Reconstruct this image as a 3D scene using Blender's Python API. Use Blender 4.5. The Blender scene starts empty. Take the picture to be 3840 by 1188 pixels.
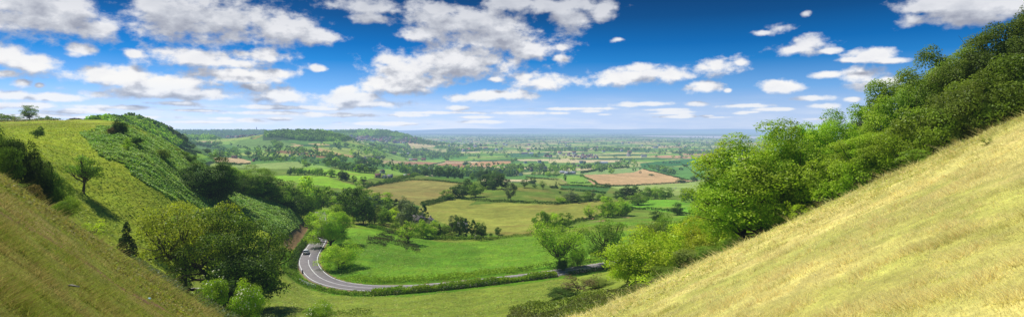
import bpy, bmesh, math, random
import numpy as np
from mathutils import Vector, Matrix
random.seed(7)
RNG = np.random.default_rng(11)
SC = bpy.context.scene
COL = SC.collection
F = 2288.0            # focal length of the photograph in its own pixels (80 degree view)
CX, HY = 1920.0, 487.0
ROAD_Z = -41.0

# ------------------------------------------------------------------ helpers
def lin(c):
    c = np.asarray(c, float) / 255.0
    return np.where(c <= 0.04045, c / 12.92, ((c + 0.055) / 1.055) ** 2.4)
def alb(r, g, b, k=1.25):
    return lin((r, g, b)) / k
def sstep(a, b, x):
    t = np.clip((x - a) / (b - a), 0, 1)
    return t * t * (3 - 2 * t)
def _h(ix, iy, s):
    n = (ix.astype(np.int64) * 374761393 + iy.astype(np.int64) * 668265263 + s * 974711) & 0x7fffffff
    n = ((n ^ (n >> 13)) * 1274126177) & 0x7fffffff
    n = n ^ (n >> 16)
    return (n & 0xffff) / 65535.0
def vnoise(x, y, s=0):
    ix = np.floor(x); iy = np.floor(y); fx = x - ix; fy = y - iy
    fx = fx * fx * (3 - 2 * fx); fy = fy * fy * (3 - 2 * fy)
    a = _h(ix, iy, s); b = _h(ix + 1, iy, s); c = _h(ix, iy + 1, s); d = _h(ix + 1, iy + 1, s)
    return (a * (1 - fx) + b * fx) * (1 - fy) + (c * (1 - fx) + d * fx) * fy
def fbm(x, y, s=0, o=4):
    r = 0; a = 0.5; t = 0
    for i in range(o):
        r = r + a * vnoise(x, y, s + i * 17); t += a; a *= 0.5; x = x * 2.03 + 3.1; y = y * 2.03 + 1.7
    return r / t
def in_poly(px, py, poly):
    p = np.asarray(poly, float); r = np.zeros(px.shape, bool); j = len(p) - 1
    for i in range(len(p)):
        yi, yj = p[i, 1], p[j, 1]; xi, xj = p[i, 0], p[j, 0]
        if yi != yj:
            r ^= ((yi > py) != (yj > py)) & (px < (xj - xi) * (py - yi) / (yj - yi) + xi)
        j = i
    return r

def mesh(name, V, Fs, mat, attr=None, color=None, smooth=False):
    """Fs: list of (n,k) index arrays"""
    me = bpy.data.meshes.new(name)
    V = np.ascontiguousarray(V, np.float32)
    me.vertices.add(len(V)); me.vertices.foreach_set('co', V.ravel())
    Fs = [np.asarray(f, np.int32) for f in Fs if len(f)]
    loops = np.concatenate([f.ravel() for f in Fs])
    tot = np.concatenate([np.full(len(f), f.shape[1], np.int32) for f in Fs])
    st = np.concatenate([[0], np.cumsum(tot)[:-1]]).astype(np.int32)
    me.loops.add(len(loops)); me.loops.foreach_set('vertex_index', loops)
    me.polygons.add(len(tot)); me.polygons.foreach_set('loop_start', st)
    me.polygons.foreach_set('loop_total', tot)
    if smooth: me.polygons.foreach_set('use_smooth', np.ones(len(tot), bool))
    if attr is not None:
        a = me.attributes.new('tint', 'FLOAT', 'POINT'); a.data.foreach_set('value', np.ascontiguousarray(attr, np.float32))
    if color is not None:
        c4 = np.ones((len(V), 4), np.float32); c4[:, :3] = color
        a = me.attributes.new('paint', 'FLOAT_COLOR', 'POINT'); a.data.foreach_set('color', c4.ravel())
    me.update(calc_edges=True)
    if mat: me.materials.append(mat)
    return me
def link(name, data, parent=None, loc=None):
    o = bpy.data.objects.new(name, data); COL.objects.link(o)
    if parent is not None: o.parent = parent
    if loc is not None: o.location = loc
    return o
def tag(o, label=None, cat=None, group=None, kind=None):
    if label: o['label'] = label
    if cat: o['category'] = cat
    if group: o['group'] = group
    if kind: o['kind'] = kind
    return o

class MB:
    """collects polygons"""
    def __init__(s): s.V = []; s.Q = []; s.T = []; s.N = []; s.n = 0
    def add(s, V, Q=(), T=(), N=()):
        V = np.asarray(V, float)
        s.V.append(V)
        if len(Q): s.Q.append(np.asarray(Q, int) + s.n)
        if len(T): s.T.append(np.asarray(T, int) + s.n)
        for f in N: s.N.append([i + s.n for i in f])
        s.n += len(V)
    def box(s, c, d, rz=0.0, taper=1.0):
        x, y, z = [v / 2 for v in d]
        P = np.array([(-x, -y, -z), (x, -y, -z), (x, y, -z), (-x, y, -z), (-x * taper, -y * taper, z), (x * taper, -y * taper, z), (x * taper, y * taper, z), (-x * taper, y * taper, z)])
        cz, sz = math.cos(rz), math.sin(rz)
        P = np.stack([P[:, 0] * cz - P[:, 1] * sz, P[:, 0] * sz + P[:, 1] * cz, P[:, 2]], 1) + np.array(c)
        s.add(P, Q=[(3, 2, 1, 0), (4, 5, 6, 7), (0, 1, 5, 4), (1, 2, 6, 5), (2, 3, 7, 6), (3, 0, 4, 7)])
    def tube(s, pts, rad, k=6, cap=True):
        pts = np.asarray(pts, float); n = len(pts); rad = np.broadcast_to(np.asarray(rad, float), (n,))
        V = []
        for i in range(n):
            t = pts[min(i + 1, n - 1)] - pts[max(i - 1, 0)]; t = t / (np.linalg.norm(t) + 1e-9)
            a = np.cross(t, (0, 0, 1.0) if abs(t[2]) < 0.95 else (1.0, 0, 0)); a /= np.linalg.norm(a) + 1e-9; b = np.cross(t, a)
            for j in range(k):
                w = 2 * math.pi * j / k; V.append(pts[i] + rad[i] * (math.cos(w) * a + math.sin(w) * b))
        Q = [(i * k + j, i * k + (j + 1) % k, (i + 1) * k + (j + 1) % k, (i + 1) * k + j) for i in range(n - 1) for j in range(k)]
        N = [list(range(k))[::-1], [(n - 1) * k + j for j in range(k)]] if cap else []
        s.add(V, Q=Q, N=N)
    def mesh(s, name, mat, smooth=False, attr=None, color=None):
        Fs = []
        if s.Q: Fs.append(np.concatenate(s.Q))
        if s.T: Fs.append(np.concatenate(s.T))
        for k in sorted({len(f) for f in s.N}): Fs.append(np.array([f for f in s.N if len(f) == k]))
        return mesh(name, np.concatenate(s.V), Fs, mat, smooth=smooth, attr=attr, color=color)

# ------------------------------------------------------------------ sun direction
SUN_AZ, SUN_EL = math.radians(-58), math.radians(55)
S = Vector((math.sin(SUN_AZ) * math.cos(SUN_EL), math.cos(SUN_AZ) * math.cos(SUN_EL), math.sin(SUN_EL)))

# ------------------------------------------------------------------ materials
HAZE = (0.40, 0.57, 0.84)  # aerial haze painted into materials as a glow growing with distance from origin
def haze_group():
    g = bpy.data.node_groups.new('painted_haze', 'ShaderNodeTree')
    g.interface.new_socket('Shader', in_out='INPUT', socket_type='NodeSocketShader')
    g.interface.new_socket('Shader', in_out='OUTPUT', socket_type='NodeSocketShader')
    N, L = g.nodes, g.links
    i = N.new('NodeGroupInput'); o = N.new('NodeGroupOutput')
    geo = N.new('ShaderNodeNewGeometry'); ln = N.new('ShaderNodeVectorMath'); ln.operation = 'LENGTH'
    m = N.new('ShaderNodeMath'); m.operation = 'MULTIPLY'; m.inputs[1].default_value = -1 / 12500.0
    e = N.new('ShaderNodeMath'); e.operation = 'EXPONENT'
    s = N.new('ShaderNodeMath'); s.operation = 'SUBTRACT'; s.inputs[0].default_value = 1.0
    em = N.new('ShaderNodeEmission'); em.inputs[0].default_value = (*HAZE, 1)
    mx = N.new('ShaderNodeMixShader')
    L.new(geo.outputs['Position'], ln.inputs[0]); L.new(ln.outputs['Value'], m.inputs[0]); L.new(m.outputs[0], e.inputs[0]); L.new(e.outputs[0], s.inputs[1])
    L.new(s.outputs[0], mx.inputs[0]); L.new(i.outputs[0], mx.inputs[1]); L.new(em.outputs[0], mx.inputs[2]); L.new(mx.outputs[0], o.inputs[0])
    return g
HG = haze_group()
def new_mat(name):
    m = bpy.data.materials.new(name); m.use_nodes = True
    n = m.node_tree; n.nodes.clear(); return m, n.nodes, n.links
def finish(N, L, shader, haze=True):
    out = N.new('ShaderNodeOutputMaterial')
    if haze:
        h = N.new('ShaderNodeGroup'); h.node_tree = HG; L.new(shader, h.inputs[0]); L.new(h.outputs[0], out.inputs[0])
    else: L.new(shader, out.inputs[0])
def math_node(N, L, op, a, b=None, clamp=False):
    m = N.new('ShaderNodeMath'); m.operation = op; m.use_clamp = clamp
    for k, v in enumerate((a, b)):
        if v is None: continue
        if isinstance(v, (int, float)): m.inputs[k].default_value = v
        else: L.new(v, m.inputs[k])
    return m.outputs[0]
def noise(N, L, vec, scale, detail=4, rough=0.55, dist=0.0):
    n = N.new('ShaderNodeTexNoise'); n.inputs['Scale'].default_value = scale; n.inputs['Detail'].default_value = detail
    n.inputs['Roughness'].default_value = rough; n.inputs['Distortion'].default_value = dist
    if vec is not None: L.new(vec, n.inputs['Vector'])
    return n.outputs['Fac']
def remap(N, L, v, a, b, c, d):
    m = N.new('ShaderNodeMapRange'); m.inputs[1].default_value = a; m.inputs[2].default_value = b; m.inputs[3].default_value = c; m.inputs[4].default_value = d
    L.new(v, m.inputs[0]); return m.outputs[0]
def cmul(N, L, c, f):
    m = N.new('ShaderNodeVectorMath'); m.operation = 'SCALE'; L.new(c, m.inputs[0])
    if isinstance(f, (int, float)): m.inputs[3].default_value = f
    else: L.new(f, m.inputs[3])
    return m.outputs[0]

def plain(name, col, rough=0.8, metal=0.0, spec=0.3, var=0.25, scale=3.0, haze=True):
    m, N, L = new_mat(name)
    p = N.new('ShaderNodeBsdfPrincipled'); p.inputs['Roughness'].default_value = rough; p.inputs['Metallic'].default_value = metal
    p.inputs['Specular IOR Level'].default_value = spec
    tc = N.new('ShaderNodeTexCoord'); f = remap(N, L, noise(N, L, tc.outputs['Object'], scale), 0.3, 0.7, 1 - var, 1 + var)
    rgb = N.new('ShaderNodeRGB'); rgb.outputs[0].default_value = (*col, 1)
    L.new(cmul(N, L, rgb.outputs[0], f), p.inputs['Base Color'])
    finish(N, L, p.outputs[0], haze); return m
def tinted(name, rough=0.8, scale=1.0):
    """wall or roof paint whose colour comes from the object's own colour"""
    m, N, L = new_mat(name)
    p = N.new('ShaderNodeBsdfPrincipled'); p.inputs['Roughness'].default_value = rough; p.inputs['Specular IOR Level'].default_value = 0.2
    oi = N.new('ShaderNodeObjectInfo'); tc = N.new('ShaderNodeTexCoord')
    f = remap(N, L, noise(N, L, tc.outputs['Object'], scale), 0.3, 0.7, 0.75, 1.2)
    L.new(cmul(N, L, oi.outputs['Color'], f), p.inputs['Base Color']); finish(N, L, p.outputs[0]); return m

def leaf_material(name, use_attr_colour=False, trans=0.4, gloss=0.012):
    m, N, L = new_mat(name)
    if use_attr_colour:
        a = N.new('ShaderNodeAttribute'); a.attribute_name = 'paint'; col = a.outputs['Color']
    else:
        oi = N.new('ShaderNodeObjectInfo'); a = N.new('ShaderNodeAttribute'); a.attribute_name = 'tint'
        col = cmul(N, L, oi.outputs['Color'], a.outputs['Fac'])
    geo = N.new('ShaderNodeNewGeometry')
    hs = N.new('ShaderNodeHueSaturation'); L.new(col, hs.inputs['Color'])
    hs.inputs['Hue'].default_value = 0.5
    L.new(remap(N, L, noise(N, L, geo.outputs['Position'], 0.35, 2), 0.3, 0.7, 0.8, 1.2), hs.inputs['Value'])
    L.new(remap(N, L, noise(N, L, geo.outputs['Position'], 0.16, 2), 0.3, 0.7, 0.487, 0.513), hs.inputs['Hue'])
    d = N.new('ShaderNodeBsdfDiffuse'); t = N.new('ShaderNodeBsdfTranslucent'); g = N.new('ShaderNodeBsdfGlossy')
    g.inputs['Roughness'].default_value = 0.45; g.inputs['Color'].default_value = (0.9, 0.95, 1, 1)
    L.new(hs.outputs[0], d.inputs[0])
    tm = N.new('ShaderNodeVectorMath'); tm.operation = 'MULTIPLY'; tm.inputs[1].default_value = (1.3, 1.4, 0.6); L.new(hs.outputs[0], tm.inputs[0])
    L.new(tm.outputs[0], t.inputs[0])
    m1 = N.new('ShaderNodeMixShader'); m1.inputs[0].default_value = trans; L.new(d.outputs[0], m1.inputs[1]); L.new(t.outputs[0], m1.inputs[2])
    m2 = N.new('ShaderNodeMixShader'); m2.inputs[0].default_value = gloss; L.new(m1.outputs[0], m2.inputs[1]); L.new(g.outputs[0], m2.inputs[2])
    finish(N, L, m2.outputs[0]); return m
LEAF = leaf_material('leaves_of_trees')
LEAFV = leaf_material('leaves_far', True, 0.3, 0.01)
def grass_material():
    m, N, L = new_mat('grass_blades')
    a = N.new('ShaderNodeAttribute'); a.attribute_name = 'paint'
    d = N.new('ShaderNodeBsdfDiffuse'); L.new(a.outputs['Color'], d.inputs[0])
    t = N.new('ShaderNodeBsdfTranslucent'); L.new(a.outputs['Color'], t.inputs[0])
    mx = N.new('ShaderNodeMixShader'); mx.inputs[0].default_value = 0.45; L.new(d.outputs[0], mx.inputs[1]); L.new(t.outputs[0], mx.inputs[2])
    finish(N, L, mx.outputs[0]); return m
GRASSM = grass_material()
BARK = plain('bark', (0.085, 0.07, 0.05), 0.9, var=0.4, scale=5)
DEADW = plain('dead_wood', (0.36, 0.34, 0.31), 0.85, var=0.25, scale=4)
BLOSSOM = plain('blossom', (0.66, 0.68, 0.46), 0.8, var=0.1, scale=9)
WALLM = tinted('house_wall_paint'); ROOFM = tinted('house_roof_tiles', 0.75)
GLASSD = plain('dark_window_glass', (0.03, 0.035, 0.04), 0.15, spec=0.6, var=0.1)
GALV = plain('galvanised_steel', (0.42, 0.46, 0.46), 0.5, metal=0.4, var=0.2, scale=4)
WOODP = plain('weathered_post', (0.19, 0.17, 0.14), 0.9, var=0.3, scale=6)

# ------------------------------------------------------------------ terrain
def near_v(u, Y):
    a = -0.74 * u - 0.6335; b = 0.456 * u - 0.308
    k = 0.06
    m = np.maximum(a, b) + k * np.log1p(np.exp(-np.abs(a - b) / k)) * 0.6
    return m - 3.0 / Y
CP = []
def row(Y, s):
    for px, py in s: CP.append((px, py, Y))
row(78, [(-700, 590), (0, 690), (200, 800), (400, 915), (600, 1042), (740, 1146), (900, 1235), (1100, 1255), (1300, 1235), (1500, 1240), (1700, 1240), (1900, 1250), (2100, 1212), (2300, 1150), (2500, 1062), (2700, 970), (2850, 906), (3000, 845), (3300, 712), (3600, 578), (3840, 470), (4500, 180)])
row(110, [(-700, 620), (0, 680), (1100, 1165), (1300, 1188), (1500, 1190), (1700, 1180), (1900, 1165), (2100, 1125), (2300, 1080), (2500, 1020), (2700, 960), (2850, 918), (3000, 880), (3300, 780), (3600, 680), (3840, 600), (4500, 400)])
CP += [(0, 690, 95), (0, 600, 120), (0, 530, 150), (0, 492, 200), (0, 472, 260), (0, 452, 450), (0, 450, 520), (0, 475, 900)]
CP += [(-700, 560, 150), (-700, 480, 250), (-700, 450, 450), (-700, 470, 900)]
CP += [(150, 735, 100), (150, 640, 125), (150, 560, 150), (150, 505, 190), (150, 472, 240), (150, 454, 400), (150, 454, 480), (150, 475, 800)]
CP += [(315, 845, 108), (315, 739, 135), (315, 610, 160), (315, 525, 190), (315, 475, 230), (315, 456, 310), (315, 470, 420), (315, 490, 700)]
CP += [(460, 955, 112), (460, 830, 135), (460, 690, 157), (460, 570, 182), (460, 505, 208), (460, 462, 245), (460, 480, 330)]
CP += [(620, 1045, 115), (620, 900, 140), (620, 760, 165), (620, 650, 190), (620, 568, 218), (620, 532, 245), (620, 570, 320)]
CP += [(740, 1095, 118), (740, 950, 148), (740, 830, 175), (740, 720, 202), (740, 638, 230), (740, 604, 255), (740, 660, 330)]
CP += [(900, 1125, 124), (900, 1000, 152), (900, 900, 180), (900, 800, 207), (900, 725, 237), (900, 694, 262), (900, 740, 340)]
CP += [(1050, 1130, 130), (1050, 1020, 158), (1050, 930, 190), (1050, 860, 212), (1050, 795, 237), (1050, 762, 262), (1050, 800, 340)]
CP += [(1145, 1092, 150), (1145, 945, 203), (1150, 868, 228), (1145, 815, 248), (1150, 830, 330)]
# meadow inside the bend and fields behind it
CP += [(1340, 1085, 157), (1300, 950, 200), (1240, 830, 272), (1600, 1076, 159), (1600, 1035, 172), (1500, 885, 245), (1800, 1052, 166), (1800, 905, 237), (2000, 1033, 171), (2000, 890, 245), (2200, 1003, 181), (2310, 984, 189), (1350, 862, 245), (2150, 905, 220)]
CP += [(1350, 780, 340), (1500, 800, 330), (1700, 862, 282), (1700, 765, 415), (1900, 860, 285), (1900, 765, 415), (2100, 850, 280), (2100, 770, 395), (1400, 705, 540), (1500, 682, 640), (1600, 661, 750), (1600, 668, 900), (1700, 715, 510), (1750, 672, 680), (1750, 680, 850), (1850, 700, 550), (1950, 694, 560), (1950, 700, 700), (2000, 722, 480), (2080, 712, 560), (2200, 700, 720), (2300, 722, 590)]
CP += [(2300, 855, 248), (2500, 825, 285), (2650, 805, 320), (2300, 792, 365), (2450, 782, 385), (2500, 762, 420), (2600, 745, 470), (2450, 705, 780), (2600, 700, 820), (2350, 690, 1000), (2350, 640, 1500), (2550, 690, 950), (2550, 640, 1500), (2200, 650, 1250), (2100, 680, 950), (2400, 975, 180), (2500, 900, 215)]
CP += [(2700, 860, 215), (2850, 830, 240), (2850, 720, 500), (2700, 760, 420), (3000, 820, 170), (3000, 640, 900), (3300, 760, 180), (3300, 620, 900), (3600, 660, 190), (3600, 590, 1000), (3840, 590, 200), (3840, 570, 1000), (4500, 420, 200), (4500, 540, 1000), (2850, 600, 2000), (3300, 570, 2500), (4500, 550, 2500)]
# left middle distance
CP += [(640, 610, 500), (700, 620, 650), (890, 620, 960), (890, 598, 1150), (1000, 645, 720), (1000, 612, 1000), (1200, 700, 480), (1200, 640, 740), (1330, 705, 480), (1340, 660, 640), (1450, 640, 860), (1300, 620, 1050), (1150, 595, 1300), (950, 570, 1500), (1250, 565, 1500), (1400, 590, 1600), (900, 548, 1950), (760, 565, 1500), (660, 575, 1000)]
CP += [(300, 470, 1500), (400, 453, 520), (500, 459, 620), (560, 470, 720), (620, 492, 820), (665, 525, 900), (690, 550, 1000), (400, 480, 900), (560, 500, 1300)]
CP += [(1000, 523, 2100), (960, 540, 1950), (1030, 502, 2300), (1080, 497, 2350), (1220, 497, 2400), (1130, 497, 2350), (1270, 515, 2350), (1120, 525, 2150), (1120, 550, 1850), (1360, 548, 2200), (1150, 530, 3200), (1300, 530, 3000), (900, 530, 3000)]
CP += [(745, 506, 2800), (690, 520, 2500), (810, 518, 2900), (745, 525, 2400), (745, 515, 3600)]
CP += [(620, 492, 5600), (750, 491, 5900), (880, 491, 6000), (1000, 492, 6000), (1200, 494, 5400), (1260, 494, 4900), (1340, 490, 4700), (1440, 490, 4700), (1500, 497, 4600), (1540, 511, 4500), (1350, 518, 4100), (1450, 519, 4200), (1250, 518, 4000), (1400, 535, 3500), (620, 515, 4200), (800, 512, 4400), (950, 512, 4400), (620, 510, 9000), (1000, 508, 9000), (1400, 507, 9000)]
for Y, z in ((1700, -103), (2300, -112), (3300, -118), (5000, -122), (8000, -127), (12000, -133), (20000, -134), (27000, -134)):
    for px in (1550, 1750, 1950, 2200, 2450, 2700, 3000, 3400, 3840):
        if Y < 2000 and px > 2800: continue
        CP.append((px, HY - z / Y * F, Y))
    if Y > 8000:
        for px in (-700, 300, 800, 1200): CP.append((px, HY - z / Y * F, Y))
for px, t in ((-700, 484), (300, 485), (900, 485), (1300, 486), (1520, 489), (1640, 485), (1760, 481.5), (1860, 484), (1980, 480.5), (2100, 484), (2200, 482), (2320, 485.5), (2450, 482), (2580, 485), (2700, 482.5), (2850, 485), (3000, 483), (3400, 486), (4500, 486)):
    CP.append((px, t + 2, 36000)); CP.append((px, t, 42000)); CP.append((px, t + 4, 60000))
CP = np.array(CP, float)

LY0, LY1 = math.log(2.0), math.log(60000.0)
NU, NY = 1300, 980
U0, U1 = -1.3, 1.3
# columns are even inside the view and widen outside it, so that the ground carries on to both sides
def tcol(u): return np.where(np.abs(u) <= .97, u, np.sign(u) * (.97 + (np.abs(u) - .97) * .1))
def ucol(t): return np.where(np.abs(t) <= .97, t, np.sign(t) * (.97 + (np.abs(t) - .97) * 10))
def rbf_grid():
    def feat(px, Y): return np.stack([(px - CX) / 330.0, np.log(Y) * 2.6], -1)
    A = feat(CP[:, 0], CP[:, 2]); d = A[:, None] - A[None]
    c2 = 0.10
    K = np.sqrt((d ** 2).sum(-1) + c2); n = len(A)
    P = np.concatenate([np.ones((n, 1)), A], 1)
    M = np.zeros((n + 3, n + 3)); M[:n, :n] = -K - 0.0; M[:n, n:] = P; M[n:, :n] = P.T
    M[np.arange(n), np.arange(n)] += 0.012
    w = np.linalg.solve(M, np.concatenate([CP[:, 1], np.zeros(3)]))
    gu = np.linspace(U0, U1, 200); gl = np.linspace(math.log(60), LY1, 300)
    gc = np.clip(ucol(gu), -1.28, 1.28)
    G = feat((gc[:, None] * F + CX) + 0 * gl[None], np.exp(gl)[None] + 0 * gu[:, None]).reshape(-1, 2)
    out = np.zeros(len(G))
    for i in range(0, len(G), 8000):
        g = G[i:i + 8000]; k = np.sqrt(((g[:, None] - A[None]) ** 2).sum(-1) + c2)
        out[i:i + 8000] = -k @ w[:n] + w[n] + g @ w[n + 1:]
    return gu, gl, ((HY - out) / F).reshape(200, 300)
gu, gl, gv = rbf_grid()
def bil(x0, x1, y0, y1, G, x, y):
    nx, ny = G.shape
    fx = np.clip((x - x0) / (x1 - x0) * (nx - 1), 0, nx - 1.001); fy = np.clip((y - y0) / (y1 - y0) * (ny - 1), 0, ny - 1.001)
    ix = fx.astype(int); iy = fy.astype(int); fx = fx - ix; fy = fy - iy
    return (G[ix, iy] * (1 - fx) + G[ix + 1, iy] * fx) * (1 - fy) + (G[ix, iy + 1] * (1 - fx) + G[ix + 1, iy + 1] * fx) * fy
us = ucol(np.linspace(U0, U1, NU)); ls = np.linspace(LY0, LY1, NY)
UU, LL = np.meshgrid(us, ls, indexing='ij'); YY = np.exp(LL); XX = UU * YY
VV = bil(U0, U1, gl[0], gl[-1], gv, tcol(UU), np.maximum(LL, gl[0]))
T = sstep(math.log(46), math.log(76), LL)
VV = near_v(UU, YY) * (1 - T) + VV * T
ZZ = VV * YY
# relief: hummocks, terracettes
amp = np.clip(YY / 80.0, 0.12, 1.0)
ZZ += (fbm(XX / 9.0, YY / 9.0, 5, 3) - 0.5) * 0.9 * amp * (1 - sstep(300, 900, YY))
ZZ += (fbm(XX / 2.2, YY / 2.2, 9, 3) - 0.5) * 0.35 * amp * (1 - sstep(150, 330, YY))
ZZ += (fbm(XX / 60.0, YY / 60.0, 3, 3) - 0.5) * 3.0 * sstep(90, 300, YY) * (1 - sstep(1500, 4000, YY))

# road centre line, from the far trees round the bend to the right
def road_pt(px, py):
    Y = ROAD_Z * F / (HY - py); return ((px - CX) / F * Y, Y)
rc = [(1196, 790), (1198, 818), (1201, 850), (1200, 880), (1193, 906), (1176, 932), (1161, 958), (1156, 980), (1163, 1001), (1178, 1021), (1203, 1042), (1245, 1059), (1300, 1071), (1370, 1078), (1440, 1080), (1565, 1077), (1789, 1056), (2012, 1031), (2206, 1002), (2330, 982), (2480, 958)]
RP = np.array([road_pt(*p) for p in rc])
def spline(P, n):
    P = np.asarray(P, float); d = np.concatenate([[0], np.cumsum(np.linalg.norm(np.diff(P, axis=0), axis=1))])
    out = []
    Pp = np.concatenate([[2 * P[0] - P[1]], P, [2 * P[-1] - P[-2]]])
    for i in range(len(P) - 1):
        m = max(2, int(round(n * (d[i + 1] - d[i]) / d[-1])))
        p0, p1, p2, p3 = Pp[i], Pp[i + 1], Pp[i + 2], Pp[i + 3]
        for t in np.linspace(0, 1, m, endpoint=False):
            out.append(0.5 * ((2 * p1) + (-p0 + p2) * t + (2 * p0 - 5 * p1 + 4 * p2 - p3) * t * t + (-p0 + 3 * p1 - 3 * p2 + p3) * t ** 3))
    out.append(P[-1]); return np.array(out)
def resample(P, step):
    P = np.asarray(P, float); d = np.concatenate([[0], np.cumsum(np.linalg.norm(np.diff(P, axis=0), axis=1))])
    n = max(2, int(d[-1] / step) + 1); s = np.linspace(0, d[-1], n)
    return np.stack([np.interp(s, d, P[:, k]) for k in range(P.shape[1])], 1)
RC = resample(spline(RP, 300), 0.7)
for _ in range(25): RC[1:-1] = 0.5 * RC[1:-1] + 0.25 * (RC[:-2] + RC[2:])
def dist_poly(X, Y, P, R):
    D = np.full(X.shape, 1e9); 
    bb = (X > P[:, 0].min() - R) & (X < P[:, 0].max() + R) & (Y > P[:, 1].min() - R) & (Y < P[:, 1].max() + R)
    x = X[bb]; y = Y[bb]; d = np.full(x.shape, 1e9)
    for i in range(len(P)): d = np.minimum(d, (x - P[i, 0]) ** 2 + (y - P[i, 1]) ** 2)
    D[bb] = np.sqrt(d); return D
RD = dist_poly(XX, YY, RC[::2], 30)
w = 1 - sstep(4.2, 13, RD)
ZZ = ZZ * (1 - w) + (ROAD_Z - 0.14) * w
VV = ZZ / YY
RUN = np.maximum.accumulate(VV, axis=1)
VIS = VV >= RUN - 0.0035
PXG = UU * F + CX; PYG = HY - VV * F

def ground(x, y):
    x = np.asarray(x, float); y = np.asarray(y, float)
    return bil(U0, U1, LY0, LY1, ZZ, tcol(x / y), np.log(y))
def hit(px, py, ymin=3.0):
    """the point of the ground that the photograph shows at this pixel"""
    u = (px - CX) / F; v = (HY - py) / F
    i = int(np.clip(round((float(tcol(u)) - U0) / (U1 - U0) * (NU - 1)), 0, NU - 1))
    col = VV[i]; j0 = int(np.searchsorted(ls, math.log(ymin)))
    run = np.maximum.accumulate(col[j0:])
    j = int(np.searchsorted(run, v)) + j0
    j = min(max(j, j0 + 1), NY - 1)
    a, b = col[j - 1], col[j]; t = 0.5 if abs(b - a) < 1e-9 else min(max((v - a) / (b - a), 0), 1)
    Y = math.exp(ls[j - 1] * (1 - t) + ls[j] * t)
    return np.array((u * Y, Y, float(ground(u * Y, Y))))

# ------------------------------------------------------------------ field pattern of the vale (world XY)
TH = math.radians(24)
def cells(x, y, size=190.0):
    a = (x * math.cos(TH) + y * math.sin(TH)) / (size * 1.35); b = (-x * math.sin(TH) + y * math.cos(TH)) / size
    ia = np.floor(a); ib = np.floor(b); d1 = np.full(a.shape, 9.0); d2 = np.full(a.shape, 9.0); idn = np.zeros(a.shape)
    for i in (-1, 0, 1):
        for j in (-1, 0, 1):
            ca = ia + i; cb = ib + j
            pa = ca + 0.15 + 0.7 * _h(ca, cb, 1); pb = cb + 0.15 + 0.7 * _h(ca, cb, 2)
            d = (np.abs(a - pa) ** 3.2 + np.abs(b - pb) ** 3.2) ** (1 / 3.2)
            r = _h(ca, cb, 3)
            near = d < d1
            d2 = np.where(near, d1, np.minimum(d2, d)); idn = np.where(near, r, idn); d1 = np.where(near, d, d1)
    return idn, (d2 - d1) * size
VALE_PAL = [alb(140, 185, 70), alb(178, 200, 98), alb(105, 155, 66), alb(205, 206, 125), alb(86, 136, 58), alb(228, 212, 158), alb(150, 190, 82), alb(186, 196, 124), alb(216, 176, 132), alb(112, 162, 62), alb(80, 122, 66), alb(168, 192, 92)]
VALE_PAL = np.array(VALE_PAL)
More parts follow.
